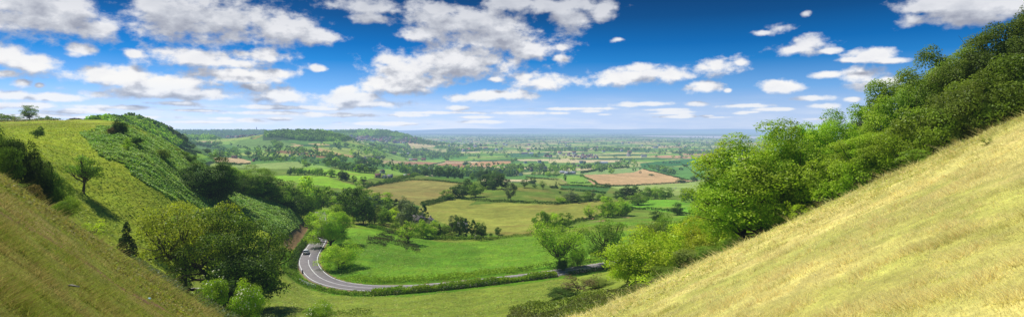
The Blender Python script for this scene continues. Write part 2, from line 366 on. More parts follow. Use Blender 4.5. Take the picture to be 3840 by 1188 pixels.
# ------------------------------------------------------------------ ground colours
EN1 = fbm(XX / 6, YY / 6, 131, 3); EN2 = fbm(XX / 6, YY / 6, 137, 3)
def paint_ground():
    C = np.zeros(XX.shape + (3,))
    n1 = fbm(XX / 40, YY / 40, 21, 4); n2 = fbm(XX / 9, YY / 9, 31, 3)
    # vale pattern
    big = YY > 420
    idn, edge = cells(XX, YY, 175.0)
    C[:] = alb(120, 160, 70)
    pal = VALE_PAL[np.minimum((idn * len(VALE_PAL)).astype(int), len(VALE_PAL) - 1)]
    leftv = (PXG < 1480) & (YY < 2700); gidx = np.array([0, 1, 2, 4, 6, 9, 10, 11])[np.minimum((idn * 8).astype(int), 7)]
    pal = np.where(leftv[..., None], VALE_PAL[gidx] * .92, pal)
    C = np.where(big[..., None], pal, C)
    hedge = big & (edge < np.maximum(4.0, YY * 0.0016))
    C = np.where(hedge[..., None], alb(52, 78, 42), C)
    far = sstep(5000, 16000, YY)[..., None]
    C = C * (1 - 0.75 * far) + 0.75 * far * (alb(110, 140, 84) * (0.2 + 1.7 * sstep(.3, .7, fbm(XX / 900, YY / 2500, 41, 5)))[..., None])
    hills = YY > 30000
    C = np.where(hills[..., None], alb(80, 110, 70) * (0.6 + 0.9 * (fbm(XX / 1800, YY / 1800, 47, 4) > 0.52))[..., None], C)
    def P(poly, rgb, y0=0, y1=1e9, mix=1.0):
        p = np.asarray(poly, float)
        m = (PXG > p[:, 0].min()) & (PXG < p[:, 0].max()) & (YY > y0) & (YY < y1) & VIS
        m[m] = in_poly(PXG[m] + 46 * (EN1[m] - .5), PYG[m] + 40 * (EN2[m] - .5) * (y1 < 300), p) if y1 < 300 else in_poly(PXG[m], PYG[m], p)
        C[m] = C[m] * (1 - mix) + alb(*rgb) * mix
    # middle hills
    mid = (YY > 230) & (YY <= 420) | ((YY > 420) & (YY < 900) & (VV < -0.06))
    C = np.where(mid[..., None], alb(122, 150, 55), C)
    m = (YY > 62) & (YY <= 262); C[m] = alb(118, 165, 35)
    # left spur, gully and ridge top
    m = (PXG < 1150) & (YY > 60) & (YY < 330) & (VV > -0.35); C[m] = alb(172, 190, 50)
    m = (PXG > 640) & (PXG < 2500) & (YY > 60) & (PYG > 1040) & (YY < 170); C[m] = alb(150, 168, 62)
    wet = in_poly(PXG, PYG, [(640, 1010), (1120, 1010), (1130, 1060), (1180, 1085), (1400, 1108), (1900, 1075), (2300, 1010), (2300, 1080), (2150, 1170), (1900, 1300), (640, 1300)]) & (YY > 60) & (YY < 175)
    C[wet] = alb(142, 162, 58)
    P([(0, 440), (240, 440), (240, 456), (120, 462), (0, 466)], (196, 170, 92), 300, 520)
    P([(-300, 462), (0, 466), (120, 462), (240, 456), (460, 462), (460, 480), (0, 480), (-300, 480)], (150, 156, 60), 100, 520, 0.7)
    BR = [(300, 502), (380, 484), (462, 476), (540, 500), (618, 536), (680, 572), (742, 608), (820, 652), (900, 698), (980, 735), (1050, 766), (1140, 812), (1118, 856), (1070, 888), (1030, 882), (960, 848), (873, 838), (706, 760), (623, 739), (520, 672), (416, 604), (345, 557)]
    P(BR, (96, 138, 52), 80, 275)
    # meadow inside the bend
    P([(1180, 930), (1240, 800), (1330, 850), (1480, 885), (1800, 905), (1900, 890), (2040, 875), (2130, 850), (2300, 832), (2640, 800), (2700, 900), (2500, 960), (2340, 990), (2012, 1040), (1789, 1060), (1560, 1080), (1300, 1080), (1190, 1020)], (124, 170, 44), 150, 420)
    P([(1250, 880), (1700, 905), (1800, 930), (1800, 1000), (1500, 1000), (1280, 960)], (98, 144, 36), 150, 420, 0.6)
    P([(2370, 780), (2620, 808), (2660, 750), (2420, 748), (2330, 770)], (128, 188, 52))
    L = [
     ([(690, 570), (740, 572), (785, 588), (760, 595), (700, 590)], (145, 190, 58)),
     ([(680, 535), (770, 552), (860, 575), (800, 585), (690, 566)], (108, 148, 72)),
     ([(800, 592), (830, 589), (885, 590), (940, 604), (938, 615), (860, 615), (810, 607)], (218, 192, 140)),
     ([(860, 616), (940, 616), (1080, 607), (1130, 607), (1150, 634), (960, 632), (880, 627)], (160, 186, 98)),
     ([(1120, 606), (1160, 608), (1260, 634), (1150, 634)], (150, 190, 85)),
     ([(1020, 660), (1210, 658), (1335, 697), (1330, 706), (1280, 708), (1180, 692), (1040, 676)], (146, 198, 48)),
     ([(1165, 626), (1220, 634), (1310, 640), (1410, 655), (1400, 668), (1350, 676), (1300, 674), (1215, 655), (1100, 634)], (156, 206, 62)),
     ([(1125, 592), (1180, 594), (1250, 612), (1240, 628), (1130, 606)], (96, 138, 58)),  # shade lying over this field is put into its darker green
     ([(1165, 552), (1200, 555), (1285, 578), (1335, 586), (1320, 592), (1260, 582), (1200, 567)], (208, 178, 122)),
     ([(990, 561), (1080, 565), (1160, 573), (1240, 590), (1200, 592), (1100, 577), (1010, 572)], (158, 126, 82)),
     ([(1150, 538), (1210, 537), (1240, 545), (1200, 547)], (210, 192, 130)),
     ([(1050, 538), (1110, 540), (1140, 546), (1100, 551), (1060, 548)], (208, 186, 128)),
     ([(750, 529), (820, 532), (820, 538), (748, 537)], (212, 186, 142)),
     ([(860, 545), (900, 528), (960, 520), (1010, 512), (1060, 530), (1110, 545), (1000, 560), (900, 552)], (122, 160, 76)),
     ([(940, 522), (970, 510), (985, 508), (960, 520)], (170, 160, 85)),
     ([(1345, 603), (1420, 601), (1550, 605), (1545, 613), (1450, 614), (1350, 612)], (206, 188, 132)),
     ([(1430, 618), (1500, 617), (1545, 632), (1430, 632)], (92, 148, 62)),
     ([(1400, 634), (1600, 637), (1600, 652), (1480, 656), (1430, 648)], (150, 192, 76)),
     ([(1500, 609), (1572, 606), (1644, 610), (1608, 621), (1632, 631), (1583, 634), (1500, 617)], (196, 150, 108)),
     ([(1616, 623), (1671, 611), (1737, 611), (1743, 620), (1795, 628), (1718, 631), (1638, 629)], (190, 142, 102)),
     ([(1666, 603), (1743, 604), (1740, 609), (1668, 609)], (192, 152, 112)),
     ([(1757, 613), (1812, 605), (1914, 604), (1914, 612), (1845, 620), (1779, 621)], (214, 168, 118)),
     ([(1715, 633), (1790, 631), (1895, 634), (1887, 644), (1740, 645)], (196, 150, 114)),
     ([(1906, 646), (1953, 646), (1953, 656), (1903, 656)], (208, 168, 114)),
     ([(1525, 543), (1597, 546), (1632, 552), (1555, 557), (1525, 559)], (214, 198, 142)),
     ([(1558, 558), (1619, 555), (1677, 565), (1671, 574), (1591, 571)], (196, 194, 128)),
     ([(1575, 676), (1640, 656), (1690, 650), (1815, 657), (1800, 675), (1750, 690), (1660, 680)], (92, 138, 44)),
     ([(1335, 714), (1400, 695), (1450, 686), (1550, 674), (1680, 680), (1735, 688), (1720, 700), (1680, 745), (1580, 772), (1470, 752)], (160, 156, 82)),
     ([(1580, 772), (1700, 746), (1860, 758), (2080, 767), (2250, 752), (2280, 770), (2260, 800), (2200, 822), (2100, 836), (2000, 874), (1900, 882), (1830, 872), (1700, 850), (1560, 800)], (164, 170, 74)),
     ([(1760, 768), (1810, 735), (1880, 712), (1880, 690), (2050, 698), (2120, 712), (2200, 735), (2260, 748), (2150, 758), (2080, 763), (1900, 758)], (116, 144, 52)),
     ([(2183, 655), (2300, 652), (2376, 646), (2412, 633), (2582, 675), (2545, 684), (2400, 693), (2289, 698), (2239, 693), (2229, 680), (2195, 668)], (224, 188, 132)),
     ([(2150, 643), (2250, 635), (2400, 630), (2412, 633), (2376, 646), (2300, 652), (2183, 655)], (156, 188, 108)),
     ([(2412, 632), (2600, 622), (2790, 640), (2760, 665), (2590, 676)], (108, 162, 74)),
     ([(2400, 612), (2620, 592), (2790, 608), (2790, 634), (2600, 620), (2405, 628)], (76, 138, 68)),
     ([(2290, 700), (2400, 695), (2545, 687), (2650, 672), (2660, 720), (2500, 735), (2380, 730)], (168, 192, 100)),
     ([(2660, 710), (2685, 668), (2740, 664), (2700, 712)], (222, 206, 168)),
     ([(2435, 585), (2510, 582), (2625, 588), (2600, 592), (2480, 592)], (216, 174, 128)),
     ([(2560, 575), (2690, 577), (2670, 585), (2560, 582)], (208, 168, 126)),
     ([(2655, 584), (2790, 580), (2790, 588), (2700, 592)], (220, 208, 152)),
     ([(2640, 588), (2770, 592), (2750, 600), (2620, 592)], (168, 162, 122)),
     ([(2650, 596), (2725, 602), (2700, 607), (2635, 601)], (188, 156, 124)),
     ([(2070, 660), (2180, 658), (2225, 690), (2140, 692), (2100, 668)], (146, 194, 66)),
     ([(1975, 664), (2100, 668), (2140, 700), (2060, 697), (2000, 682)], (166, 176, 86)),
     ([(2100, 695), (2290, 702), (2270, 727), (2115, 712)], (72, 130, 52)),
     ([(2055, 603), (2145, 602), (2140, 610), (2060, 611)], (224, 212, 148)),
     ([(1570, 588), (1670, 584), (1760, 586), (1750, 596), (1600, 600)], (100, 160, 66)),
     ([(1900, 575), (2060, 572), (2060, 585), (1920, 590)], (80, 135, 80)),
    ]
    for poly, rgb in L: P(poly, rgb, 235)
    m = (YY > 2050) & (YY < 2900) & (PXG > 985) & (PXG < 1320) & (VV * YY > -36); C[m] = alb(66, 96, 44)
    m = (YY > 3800) & (YY < 7000) & (PXG < 1560) & (VV * YY > -55); C[m] = alb(64, 100, 52)
    # broad natural variation of the pastures
    var = 0.78 + 0.44 * n1; C *= np.where(YY < 4000, var, 1.0)[..., None]
    straw = sstep(0.5, 0.75, fbm(XX / 25, YY / 14, 61, 4)) * (YY > 240) * (YY < 700)
    C = C * (1 - 0.45 * straw[..., None]) + 0.45 * straw[..., None] * alb(165, 140, 78)
    # near slopes
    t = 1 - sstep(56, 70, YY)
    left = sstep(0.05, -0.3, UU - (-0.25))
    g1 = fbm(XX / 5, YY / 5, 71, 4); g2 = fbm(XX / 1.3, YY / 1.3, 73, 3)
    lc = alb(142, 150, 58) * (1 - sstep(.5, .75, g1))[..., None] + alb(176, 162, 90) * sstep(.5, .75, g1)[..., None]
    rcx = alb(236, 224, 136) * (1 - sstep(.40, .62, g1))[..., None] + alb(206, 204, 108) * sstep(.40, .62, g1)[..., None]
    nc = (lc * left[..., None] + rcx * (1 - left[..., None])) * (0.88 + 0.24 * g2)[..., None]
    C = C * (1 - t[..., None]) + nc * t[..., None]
    fp = np.array([hit(*p, 5)[:2] for p in [(-60, 770), (30, 812), (120, 858), (200, 905), (280, 958), (350, 1000), (430, 1062), (520, 1115), (620, 1160)]])
    fp = resample(fp, 0.25); df = dist_poly(XX, YY, fp, 4) + 0.9 * (fbm(XX / .8, YY / .8, 88, 3) - .5)
    C[df < 0.28] = alb(150, 118, 88); rim = (df >= .28) & (df < .7); C[rim] = 0.5 * C[rim] + 0.5 * alb(140, 122, 60)
    # verge, banks and the trodden brown track
    vb = (RD < 9); C[vb] = alb(104, 150, 34)
    vb = (RD < 3.6); C[vb] = alb(165, 140, 100)
    tr = np.array([hit(*p, 120)[:2] for p in [(1153, 812), (1150, 832), (1138, 856), (1118, 880), (1098, 902), (1080, 924)]])
    tr = resample(tr, 0.6)
    dt = dist_poly(XX, YY, tr, 8); m = (dt < 1.6); C[m] = alb(160, 132, 90)
    m = (dt >= 2.0) & (dt < 4.5); C[m] = alb(150, 165, 40)
    for (px, py, r) in ((2210, 818, 5), (2260, 826, 4), (2232, 830, 3), (2350, 815, 4)):
        h = hit(px, py, 150); d = np.hypot(XX - h[0], YY - h[1]) + 3 * (fbm(XX / 2, YY / 2, 5, 2) - .5)
        C[(d < r * 0.7)] = alb(190, 150, 120)
    return np.clip(C, 0.004, 0.8), BR
GCOL, BRACKEN_POLY = paint_ground()

def ground_material():
    m, N, L = new_mat('grassland')
    a = N.new('ShaderNodeAttribute'); a.attribute_name = 'paint'
    geo = N.new('ShaderNodeNewGeometry'); pos = geo.outputs['Position']
    f1 = remap(N, L, noise(N, L, pos, 0.9, 6, 0.65), 0.3, 0.7, 0.72, 1.28)
    f2 = remap(N, L, noise(N, L, pos, 0.06, 5, 0.6), 0.3, 0.7, 0.8, 1.2)
    f3 = remap(N, L, noise(N, L, pos, 6.0, 3, 0.6), 0.3, 0.7, 0.8, 1.2)
    mp = N.new('ShaderNodeMapping'); mp.inputs['Scale'].default_value = (0.12, 0.12, 1.5); L.new(pos, mp.inputs[0])
    ter = noise(N, L, mp.outputs[0], 1.0, 4, 0.6)
    f4 = remap(N, L, ter, 0.35, 0.65, 0.85, 1.15)
    f = math_node(N, L, 'MULTIPLY', math_node(N, L, 'MULTIPLY', f1, f2), math_node(N, L, 'MULTIPLY', f3, f4))
    hs = N.new('ShaderNodeHueSaturation'); L.new(cmul(N, L, a.outputs['Color'], f), hs.inputs['Color'])
    L.new(remap(N, L, noise(N, L, pos, 0.25, 4), 0.3, 0.7, 0.485, 0.512), hs.inputs['Hue'])
    d = N.new('ShaderNodeBsdfPrincipled'); d.inputs['Roughness'].default_value = 0.9; d.inputs['Specular IOR Level'].default_value = 0.08
    L.new(hs.outputs[0], d.inputs['Base Color'])
    hsum = math_node(N, L, 'ADD', math_node(N, L, 'MULTIPLY', noise(N, L, pos, 1.3, 5, 0.7), 0.5), math_node(N, L, 'MULTIPLY', ter, 0.5))
    b = N.new('ShaderNodeBump'); b.inputs['Strength'].default_value = 0.6; b.inputs['Distance'].default_value = 0.6
    L.new(hsum, b.inputs['Height']); L.new(b.outputs[0], d.inputs['Normal'])
    finish(N, L, d.outputs[0]); return m
def build_ground():
    V = np.stack([XX, YY, ZZ], -1).reshape(-1, 3)
    i = np.arange(NU - 1)[:, None] * NY + np.arange(NY - 1)[None]
    Q = np.stack([i, i + NY, i + NY + 1, i + 1], -1).reshape(-1, 4)
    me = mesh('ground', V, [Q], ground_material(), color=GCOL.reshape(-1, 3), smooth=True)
    tag(link('ground', me), kind='structure')
build_ground()

# ------------------------------------------------------------------ estuary water
def water(poly, z, name='estuary_water'):
    m = bpy.data.materials.get('estuary_water')
    if not m:
        m, N, L = new_mat('estuary_water')
        p = N.new('ShaderNodeBsdfPrincipled'); p.inputs['Base Color'].default_value = (0.85, 0.75, 0.68, 1); p.inputs['Roughness'].default_value = 0.3
        geo = N.new('ShaderNodeNewGeometry'); b = N.new('ShaderNodeBump'); b.inputs['Strength'].default_value = 0.15
        L.new(noise(N, L, geo.outputs['Position'], 0.02, 3), b.inputs['Height']); L.new(b.outputs[0], p.inputs['Normal']); finish(N, L, p.outputs[0])
    V = [((px - CX) / F * (z * F / (HY - py)), z * F / (HY - py), z) for px, py in poly]
    tag(link(name, mesh(name, V, [np.array([list(range(len(V)))])], m)), kind='structure')
water([(2390, 508.5), (2600, 509.5), (2800, 511), (3100, 512), (3300, 514), (3300, 521), (2900, 521), (2700, 518), (2560, 515), (2440, 512)], -126)
water([(1530, 496.5), (1640, 496), (1800, 496.5), (1960, 498), (2060, 499.5), (2060, 500.6), (1900, 501), (1760, 499.8), (1600, 499)], -128)

# ------------------------------------------------------------------ road with its markings
def ribbon(name, P, off0, off1, z, mat, skirt=0.0):
    P = np.asarray(P); t = np.gradient(P, axis=0); t /= np.linalg.norm(t, axis=1)[:, None]
    nrm = np.stack([-t[:, 1], t[:, 0]], 1)
    A = P + nrm * off0; B = P + nrm * off1; n = len(P)
    zz = np.full((n, 1), z)
    V = [np.hstack([A, zz]), np.hstack([B, zz])]; fs = []
    i = np.arange(n - 1)
    fs.append(np.stack([i, i + 1, n + i + 1, n + i], 1))
    if skirt:
        V += [np.hstack([A - nrm * .15, zz - skirt]), np.hstack([B + nrm * .15, zz - skirt])]
        fs.append(np.stack([2 * n + i, 2 * n + i + 1, i + 1, i], 1)); fs.append(np.stack([n + i, n + i + 1, 3 * n + i + 1, 3 * n + i], 1))
    return mesh(name, np.concatenate(V), fs, mat)
asphalt = plain('asphalt', (0.235, 0.215, 0.215), 0.85, var=0.14, scale=0.8)
wpaint = plain('road_paint', (0.8, 0.8, 0.78), 0.7, var=0.06, scale=3)
HW = 3.05
tag(link('road', ribbon('road', RC, -HW, HW, ROAD_Z, asphalt, 0.25)), kind='structure')
tag(link('road_edge_line', ribbon('road_edge_line', RC, -HW + 0.3, -HW + 0.5, ROAD_Z + 0.004, wpaint)), kind='structure')
tag(link('road_edge_line', ribbon('road_edge_line', RC, HW - 0.5, HW - 0.3, ROAD_Z + 0.004, wpaint)), kind='structure')
cum = np.concatenate([[0], np.cumsum(np.linalg.norm(np.diff(RC, axis=0), axis=1))])
def station(px, py):
    p = np.array(road_pt(px, py)); return int(np.argmin(np.linalg.norm(RC - p, axis=1)))
i0 = station(1157, 973)
tag(link('road_centre_line', ribbon('road_centre_line', RC[i0:], -0.09, 0.09, ROAD_Z + 0.004, wpaint)), kind='structure')
k = i0 - 5
while k > 12:
    tag(link('road_centre_dash', ribbon('road_centre_dash', RC[k - 10:k], -0.09, 0.09, ROAD_Z + 0.004, wpaint)), kind='structure'); k -= 16

# ------------------------------------------------------------------ camera, sun, sky
cam = bpy.data.cameras.new('camera'); co = link('camera', cam)
co.location = (0, 0, 0); co.rotation_euler = (math.radians(90), 0, 0)
cam.sensor_fit = 'HORIZONTAL'; cam.sensor_width = 36; cam.lens = 36 * F / 3840
cam.shift_y = -(594 - HY) / 3840; cam.clip_start = 0.1; cam.clip_end = 90000
SC.camera = co
sl = bpy.data.lights.new('sun', 'SUN'); so = link('sun', sl)
sl.energy = 4.5; sl.angle = math.radians(0.53); sl.color = (1.0, 0.955, 0.87)
so.rotation_euler = S.to_track_quat('Z', 'Y').to_euler(); so.location = (-50, 40, 120)
SC.view_settings.view_transform = 'Standard'; SC.view_settings.look = 'None'
SC.view_settings.exposure = 0; SC.view_settings.gamma = 1

# cumulus in the 2576-pixel-wide view of the photograph: centre x, y, half width, half height
CLOUDS = [(100,45,215,52),(235,75,70,36),(20,10,150,60),(160,20,120,40),(205,120,40,22),(60,165,80,28),(-10,150,80,38),(20,185,70,16),(55,208,32,13),(98,214,14,7),
 (540,55,235,62),(430,45,120,60),(700,75,90,42),(800,96,70,18),(400,20,90,40),(480,145,150,28),(650,140,85,22),(590,160,130,18),(340,135,30,14),
 (300,195,115,28),(250,180,50,22),(600,188,130,24),(420,210,150,20),(700,185,50,14),(480,235,190,18),(690,240,90,20),(640,222,50,16),(350,232,120,18),(250,238,50,14),
 (120,245,120,10),(20,240,80,12),(60,265,110,9),(440,260,70,7),(880,248,95,20),(930,262,120,12),(865,232,45,16),(1000,222,90,20),(802,173,20,9),(700,270,140,6),(300,270,120,7),
 (1150,160,190,45),(1240,100,140,42),(1330,125,90,30),(1050,175,125,32),(980,150,40,18),(960,210,55,18),(1060,205,120,18),(1250,75,80,30),(1410,120,18,10),
 (1170,50,165,38),(1430,48,52,34),(1390,15,130,22),(920,18,115,22),(930,45,60,15),(1520,28,34,26),(1060,85,60,20),(1300,10,120,25),(1100,25,90,25),
 (1380,208,92,22),(1330,192,40,14),(1240,238,110,15),(1180,245,70,11),(1300,242,60,8),(1245,200,24,8),(1410,146,25,10),(1150,272,28,6),
 (1610,190,105,22),(1555,198,70,16),(1690,192,55,16),(1600,172,60,14),(1810,165,62,24),(1860,158,28,12),(1770,170,30,14),(1770,222,52,14),(1760,212,28,10),(1832,228,12,6),
 (2025,112,62,22),(2000,122,58,14),(2085,128,30,8),(1960,72,40,16),(2028,35,18,9),(1920,82,30,8),(1555,100,20,8),(2190,140,60,17),(2240,154,55,8),(2150,150,45,8),
 (2175,190,70,24),(2230,205,70,18),(2090,188,50,10),(2180,215,50,14),(1965,220,62,16),(1950,212,35,11),(2048,247,52,7),(2070,267,38,7),(2145,250,22,6),
 (2430,18,140,42),(2300,52,58,20),(2560,10,70,30),(2380,5,130,30),(2330,20,60,20),(1620,262,72,6),(1580,265,40,5),(1750,261,26,7),(1870,266,58,5),(1680,276,60,4),(1490,280,40,4),(1200,295,50,3),(1400,285,30,3),(1950,275,60,4)] + [(random.uniform(-20, 1500), random.uniform(272, 312), random.uniform(35, 120), random.uniform(3, 6)) for _ in range(26)] + [(random.uniform(1450, 2150), random.uniform(278, 306), random.uniform(20, 60), random.uniform(2, 4)) for _ in range(12)]
def make_world():
    w = bpy.data.worlds.new('World'); SC.world = w; w.use_nodes = True
    N, L = w.node_tree.nodes, w.node_tree.links; N.clear()
    g = bpy.data.node_groups.new('cumulus_field', 'ShaderNodeTree')
    g.interface.new_socket('P', in_out='INPUT', socket_type='NodeSocketVector')
    g.interface.new_socket('D', in_out='OUTPUT', socket_type='NodeSocketFloat')
    gn, gl_ = g.nodes, g.links
    gi = gn.new('NodeGroupInput'); go = gn.new('NodeGroupOutput')
    # turbulent displacement of the outline
    def nz(scale, det, ys, rough=0.55):
        mp = gn.new('ShaderNodeMapping'); mp.inputs['Scale'].default_value = (1, ys, 1); gl_.new(gi.outputs[0], mp.inputs[0])
        return noise(gn, gl_, mp.outputs[0], scale, det, rough)
    prev = None
    for (dx, dy, rx, ry) in CLOUDS:
        px, py = dx * 1.4907, dy * 1.4907; u = (px - CX) / F; v = (HY - py) / F
        az = math.atan(u); e = v / math.sqrt(1 + u * u)
        ra = rx * 1.4907 / F / (1 + u * u) * 1.12; re = ry * 1.4907 / F / math.sqrt(1 + u * u) * 1.15
        m = gn.new('ShaderNodeVectorMath'); m.operation = 'MULTIPLY_ADD'; gl_.new(gi.outputs[0], m.inputs[0])
        m.inputs[1].default_value = (1 / ra, 1 / re, 0); m.inputs[2].default_value = (-az / ra, -e / re, 0)
        ln = gn.new('ShaderNodeVectorMath'); ln.operation = 'LENGTH'; gl_.new(m.outputs[0], ln.inputs[0])
        if prev is None: prev = ln.outputs['Value']
        else:
            mm = gn.new('ShaderNodeMath'); mm.operation = 'SMOOTH_MIN'; mm.inputs[2].default_value = 0.25
            gl_.new(prev, mm.inputs[0]); gl_.new(ln.outputs['Value'], mm.inputs[1]); prev = mm.outputs[0]
    cap = math_node(gn, gl_, 'MINIMUM', prev, 2.2)
    base = math_node(gn, gl_, 'SUBTRACT', 1.0, cap)
    n1 = math_node(gn, gl_, 'MULTIPLY', math_node(gn, gl_, 'SUBTRACT', nz(13, 3, 1.7), 0.5), 2.0)
    n2 = math_node(gn, gl_, 'MULTIPLY', math_node(gn, gl_, 'SUBTRACT', nz(46, 6, 1.5, 0.60), 0.5), 1.5)
    s = math_node(gn, gl_, 'ADD', base, math_node(gn, gl_, 'ADD', n1, n2)); gl_.new(s, go.inputs[0])
    tc = N.new('ShaderNodeTexCoord'); sp = N.new('ShaderNodeSeparateXYZ'); L.new(tc.outputs['Generated'], sp.inputs[0])
    az = N.new('ShaderNodeMath'); az.operation = 'ARCTAN2'; L.new(sp.outputs[0], az.inputs[0]); L.new(sp.outputs[1], az.inputs[1])
    hyp = math_node(N, L, 'SQRT', math_node(N, L, 'ADD', math_node(N, L, 'MULTIPLY', sp.outputs[0], sp.outputs[0]), math_node(N, L, 'MULTIPLY', sp.outputs[1], sp.outputs[1])))
    e = math_node(N, L, 'DIVIDE', sp.outputs[2], math_node(N, L, 'MAXIMUM', hyp, 0.02))
    cv = N.new('ShaderNodeCombineXYZ'); L.new(az.outputs[0], cv.inputs[0]); L.new(e, cv.inputs[1])
    P = cv.outputs[0]
    def field(off):
        n = N.new('ShaderNodeGroup'); n.node_tree = g
        if off:
            a = N.new('ShaderNodeVectorMath'); a.operation = 'ADD'; a.inputs[1].default_value = off; L.new(P, a.inputs[0]); L.new(a.outputs[0], n.inputs[0])
        else: L.new(P, n.inputs[0])
        return n.outputs[0]
    d0 = field(None); d1 = field((-0.006, 0.020, 0))
    dens = remap(N, L, d0, 0.02, 0.55, 0.0, 1.0)
    dm = N.new('ShaderNodeMapRange'); dm.interpolation_type = 'SMOOTHSTEP'; dm.inputs[1].default_value = -0.14; dm.inputs[2].default_value = 0.6; L.new(d0, dm.inputs[0]); dens = dm.outputs[0]
    # lit edge towards the sun, grey body and base
    lit = remap(N, L, math_node(N, L, 'SUBTRACT', d0, d1), -0.35, 0.55, 0.0, 1.0)
    thick = remap(N, L, d1, 0.1, 1.3, 1.0, 0.0)
    mps = N.new('ShaderNodeMapping'); mps.inputs['Scale'].default_value = (1, 1.7, 1); L.new(P, mps.inputs[0])
    puff = math_node(N, L, 'MULTIPLY', math_node(N, L, 'SUBTRACT', noise(N, L, mps.outputs[0], 24, 4, 0.55), 0.5), 1.0)
    shade = math_node(N, L, 'ADD', puff, math_node(N, L, 'ADD', math_node(N, L, 'MULTIPLY', lit, 0.55), math_node(N, L, 'MULTIPLY', thick, 0.45)), True)
    # the higher in the sky, the more of the flat grey underside shows
    under = remap(N, L, e, 0.06, 0.21, 1.0, 0.42)
    shade = math_node(N, L, 'MULTIPLY', shade, under)
    cr = N.new('ShaderNodeValToRGB'); L.new(shade, cr.inputs[0])
    el = cr.color_ramp.elements
    el[0].position = 0.0; el[0].color = (0.36, 0.39, 0.48, 1); el[1].position = 0.95; el[1].color = (0.98, 0.98, 0.98, 1)
    x = el.new(0.4); x.color = (0.61, 0.64, 0.71, 1); x = el.new(0.68); x.color = (0.87, 0.88, 0.92, 1)
    cl = cmul(N, L, cr.outputs[0], 10.0 * 0.97)
    sky = N.new('ShaderNodeTexSky'); sky.sky_type = 'NISHITA'; sky.sun_disc = False; sky.sun_elevation = SUN_EL; sky.sun_rotation = SUN_AZ
    sky.air_density = 1.0; sky.dust_density = 0.6; sky.ozone_density = 2.0; sky.altitude = 200
    gm = N.new('ShaderNodeGamma'); gm.inputs[1].default_value = 1.0; L.new(sky.outputs[0], gm.inputs[0])
    # deep polarised blue overhead and to the right, pale haze at the horizon
    ramp = N.new('ShaderNodeValToRGB'); L.new(remap(N, L, e, 0.0, 0.22, 0.0, 1.0), ramp.inputs[0])
    el = ramp.color_ramp.elements
    el[0].position = 0; el[0].color = (0.50, 0.62, 0.85, 1); el[1].position = 1.0; el[1].color = (0.0, 0.042, 0.16, 1)
    for p, c in ((0.12, (0.43, 0.58, 0.84)), (0.3, (0.16, 0.39, 0.76)), (0.5, (0.012, 0.20, 0.56)), (0.62, (0.0, 0.135, 0.44)), (0.82, (0.0, 0.07, 0.245))):
        x = el.new(p); x.color = (*c, 1)
    side = remap(N, L, az.outputs[0], -0.6, 0.35, 1.42, 1.08)
    deep = cmul(N, L, cmul(N, L, ramp.outputs[0], side), 10.0)
    mx = N.new('ShaderNodeMix'); mx.data_type = 'RGBA'; mx.inputs[0].default_value = 0.97
    L.new(gm.outputs[0], mx.inputs[6]); L.new(deep, mx.inputs[7])
    # thin veil low on the left
    mpv = N.new('ShaderNodeMapping'); mpv.inputs['Scale'].default_value = (1, 7, 1); L.new(P, mpv.inputs[0])
    veil = N.new('ShaderNodeMapRange'); veil.inputs[1].default_value = 0.42; veil.inputs[2].default_value = 0.7; L.new(noise(N, L, mpv.outputs[0], 9, 5, 0.6), veil.inputs[0])
    vm = math_node(N, L, 'MULTIPLY', veil.outputs[0], math_node(N, L, 'MULTIPLY', remap(N, L, e, 0.06, 0.02, 0, 1), remap(N, L, az.outputs[0], -0.1, 0.25, 0.7, 0.35)), True)
    m0 = N.new('ShaderNodeMix'); m0.data_type = 'RGBA'; L.new(vm, m0.inputs[0]); L.new(mx.outputs[2], m0.inputs[6]); m0.inputs[7].default_value = (8.4, 8.8, 9.6, 1)
    hz = remap(N, L, e, 0.0, 0.07, 0.6, 1.0)
    m2 = N.new('ShaderNodeMix'); m2.data_type = 'RGBA'; L.new(math_node(N, L, 'MULTIPLY', dens, hz), m2.inputs[0]); L.new(m0.outputs[2], m2.inputs[6]); L.new(cl, m2.inputs[7])
    bg = N.new('ShaderNodeBackground'); bg.inputs[1].default_value = 0.1; L.new(m2.outputs[2], bg.inputs[0])
    o = N.new('ShaderNodeOutputWorld'); L.new(bg.outputs[0], o.inputs[0])
    w.cycles.sampling_method = 'MANUAL'; w.cycles.sample_map_resolution = 512
make_world()
SC.render.engine = 'CYCLES'
SC.cycles.max_bounces = 5; SC.cycles.diffuse_bounces = 2; SC.cycles.transmission_bounces = 3; SC.cycles.glossy_bounces = 2
SC.cycles.use_denoising = True

# ------------------------------------------------------------------ foliage
def rand_dir(n, rng):
    v = rng.normal(size=(n, 3)); return v / np.linalg.norm(v, axis=1)[:, None]
def leaf_quads(P, size, rng, outward=None, aspect=0.62, up=0.35, tint=None):
    """one diamond-shaped leaf spray per point"""
    n = len(P); nr = rand_dir(n, rng)
    if outward is not None: nr = nr * 0.75 + outward * 0.7
    nr[:, 2] += up; nr /= np.linalg.norm(nr, axis=1)[:, None] + 1e-9
    r = rand_dir(n, rng); a = np.cross(nr, r); a /= np.linalg.norm(a, axis=1)[:, None] + 1e-9; b = np.cross(nr, a)
    s = (size * rng.uniform(0.6, 1.35, n))[:, None]
    V = np.stack([P + a * s * 0.5, P + b * s * 0.5 * aspect + nr * s * 0.06, P - a * s * 0.5, P - b * s * 0.5 * aspect + nr * s * 0.06], 1).reshape(-1, 3)
    Q = np.arange(4 * n).reshape(n, 4)
    t = np.repeat(tint if tint is not None else np.ones(n), 4)
    return V, Q, t

